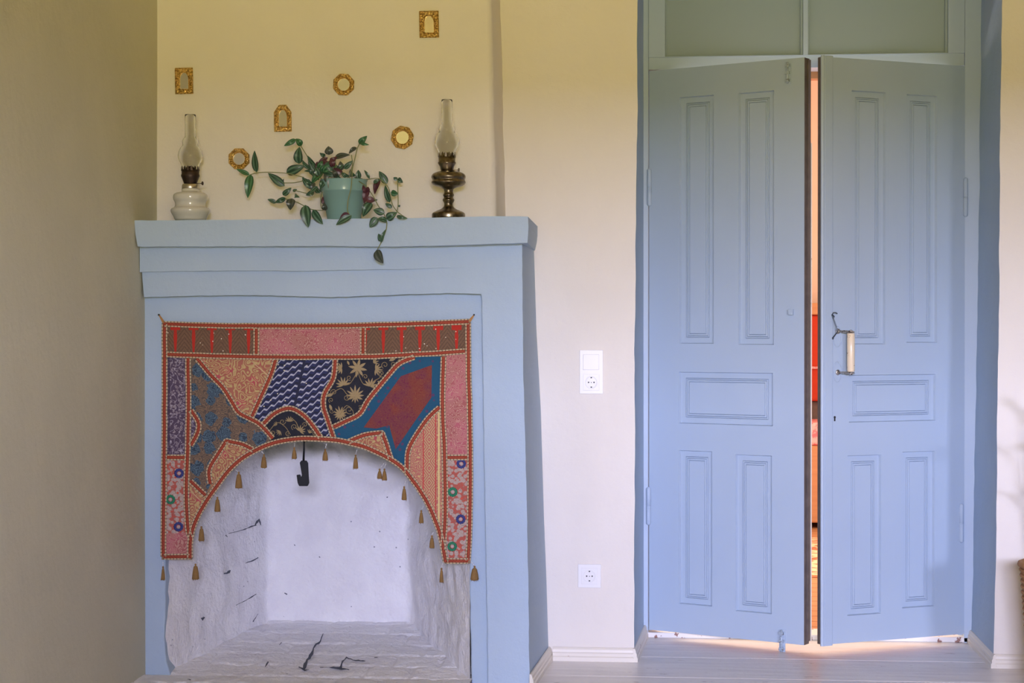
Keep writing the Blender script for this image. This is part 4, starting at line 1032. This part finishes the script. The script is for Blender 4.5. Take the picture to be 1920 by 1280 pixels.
def bigleaf(m, base, tip, wd, sag=.03):
    base = Vector(base); tip = Vector(tip); d = tip - base; s = d.cross(Vector((0, .3, 1))).normalized()
    m.grid(4, 10, lambda u, q: base + d * q + s * wd * (u - .5) * (math.sin(PI * q) ** .8 + .02) + Vector((0, 0, sag * math.sin(PI * q) + .02 * abs(u - .5))))
ml = MB(); ms = MB()
for k in range(9):
    a = k * 2.4; h = .12 + .055 * k; b0 = Vector((bx, -.42, bz - .012)); r_ = .04 + .006 * k
    j = Vector((bx + .5 * r_ * math.cos(a), -.42 + .5 * r_ * math.sin(a), bz + h)); tip = Vector((bx + (r_ + .1) * math.cos(a), -.42 + (r_ + .1) * math.sin(a), bz + h + .05))
    ms.tube([b0, lerp(b0, j, .6) + Vector((0, 0, .02)), j], .004, 6); bigleaf(ml, j, tip, .07)
ms.build('stem', M_stem, t); ml.build('foliage', M_bl, t)

# ================================================================== NEXT ROOM (seen through the gap)
M_peach = plaster('peach_paint', (.88, .70, .62, 1), (.90, .72, .64, 1), .2)
def orangewood():
    m = Mat('orange_varnished_boards', .3); x, y, z = m.oxyz(); n_ = m.noise(1, 4, m.vec(x * 3, y * 40, z * 40)); ln_ = ((y / .14).fract() - .5).abs().gt(.47)
    c = m.mix(n_, (.46, .20, .08, 1), (.62, .33, .16, 1)); c = m.mix(ln_, c, (.12, .05, .02, 1)); m.color(c); return m.m
M_ow = orangewood()
mb = MB(); mb.box((-1.6, FY + .15, -.05), (2.6, 5.2, -.002)); struct(mb.build('floor_next_room', M_ow), 'orange wooden floor in the next room')
mb = MB(); mb.box((-1.6, 5.2, -.05), (2.6, 5.3, CEIL)); struct(mb.build('wall_far', M_peach), 'peach wall of the next room')
mb = MB(); mb.box((-1.7, FY + .1, 0), (-1.6, 5.3, CEIL)); mb.box((2.6, FY + .1, 0), (2.7, 5.3, CEIL)); struct(mb.build('wall_next_room_sides', M_peach))
mb = MB(); mb.box((-1.6, FY + .10, 0), (rL(1) - .02, FY + .16, CEIL)); mb.box((rR(1) + .03, FY + .10, 0), (2.6, FY + .16, CEIL)); mb.box((rL(1) - .02, FY + .12, OT), (rR(1) + .03, FY + .16, CEIL)); struct(mb.build('wall_next_room_door_side', M_peach))
mb = MB(); zl = P(1527, 150, FY + .2).z; mb.box((rL(1), FY + .16, zl), (rR(1), FY + .22, zl + .09)); struct(mb.build('trim_4', M_ow), 'orange wooden door head in the next room')
# daybed
M_red = Mat('red_upholstery', .8); _q = M_red.noise(30, 2); M_red.color(M_red.mix(_q, (.44, .028, .006, 1), (.52, .04, .008, 1))); M_red = M_red.m
M_pinkc = Mat('pink_patterned_cover', .8); _q = M_pinkc.noise(25, 3); M_pinkc.color(M_pinkc.mix(_q.smooth(.45, .55), (.85, .45, .45, 1), (.75, .18, .22, 1))); M_pinkc = M_pinkc.m
YDb = 4.5; zq = lambda y, Y=YDb: P(1527, y, Y).z
t = thing('daybed', (.7, YDb + .3, 0), 'wooden daybed with bright red back and pink cover in the next room', 'daybed')
m = MB(); m.box((-.2, YDb, .03), (1.8, YDb + .65, zq(835))); m.build('base', M_ow, t, bevel=.01)
m = MB(); m.box((-.2, YDb - .01, zq(835)), (1.8, YDb + .5, zq(792))); m.build('cover', M_pinkc, t, bevel=.02)
m = MB(); m.box((-.2, YDb + .45, zq(792)), (1.8, YDb + .5, zq(752, YDb + .5))); m.build('gap_shade_strip', M_oldwood, t)  # dark strip added in place of the shaded gap below the backrest
m = MB(); m.box((-.2, YDb + .40, zq(752, YDb + .4)), (1.8, YDb + .6, zq(590, YDb + .4))); m.build('backrest', M_red, t, bevel=.015)
m = MB(); m.box((-.2, YDb + .38, zq(590, YDb + .4)), (1.8, YDb + .62, zq(568, YDb + .4))); m.build('top_rail', M_ow, t, bevel=.008)
m = MB(); m.box((-.2, YDb + .385, zq(691, YDb + .4)), (1.8, YDb + .41, zq(687, YDb + .4))); m.build('piping', M_pinkc, t)
# rug
M_rug = Mat('red_orange_rug', .9); _q = M_rug.noise(9, 3, dist=1); _c = M_rug.mix(_q.smooth(.4, .5), (.75, .10, .03, 1), (.85, .45, .25, 1)); _c = M_rug.mix(_q.gt(.6), _c, (.3, .12, .05, 1)); M_rug.color(_c); M_rug = M_rug.m
m = MB(); m.box((.0, 2.3, -.002), (1.6, 3.9, .012)); tag(m.build('rug', M_rug, bevel=.004), 'red and orange patterned rug on the wooden floor of the next room', 'rug')
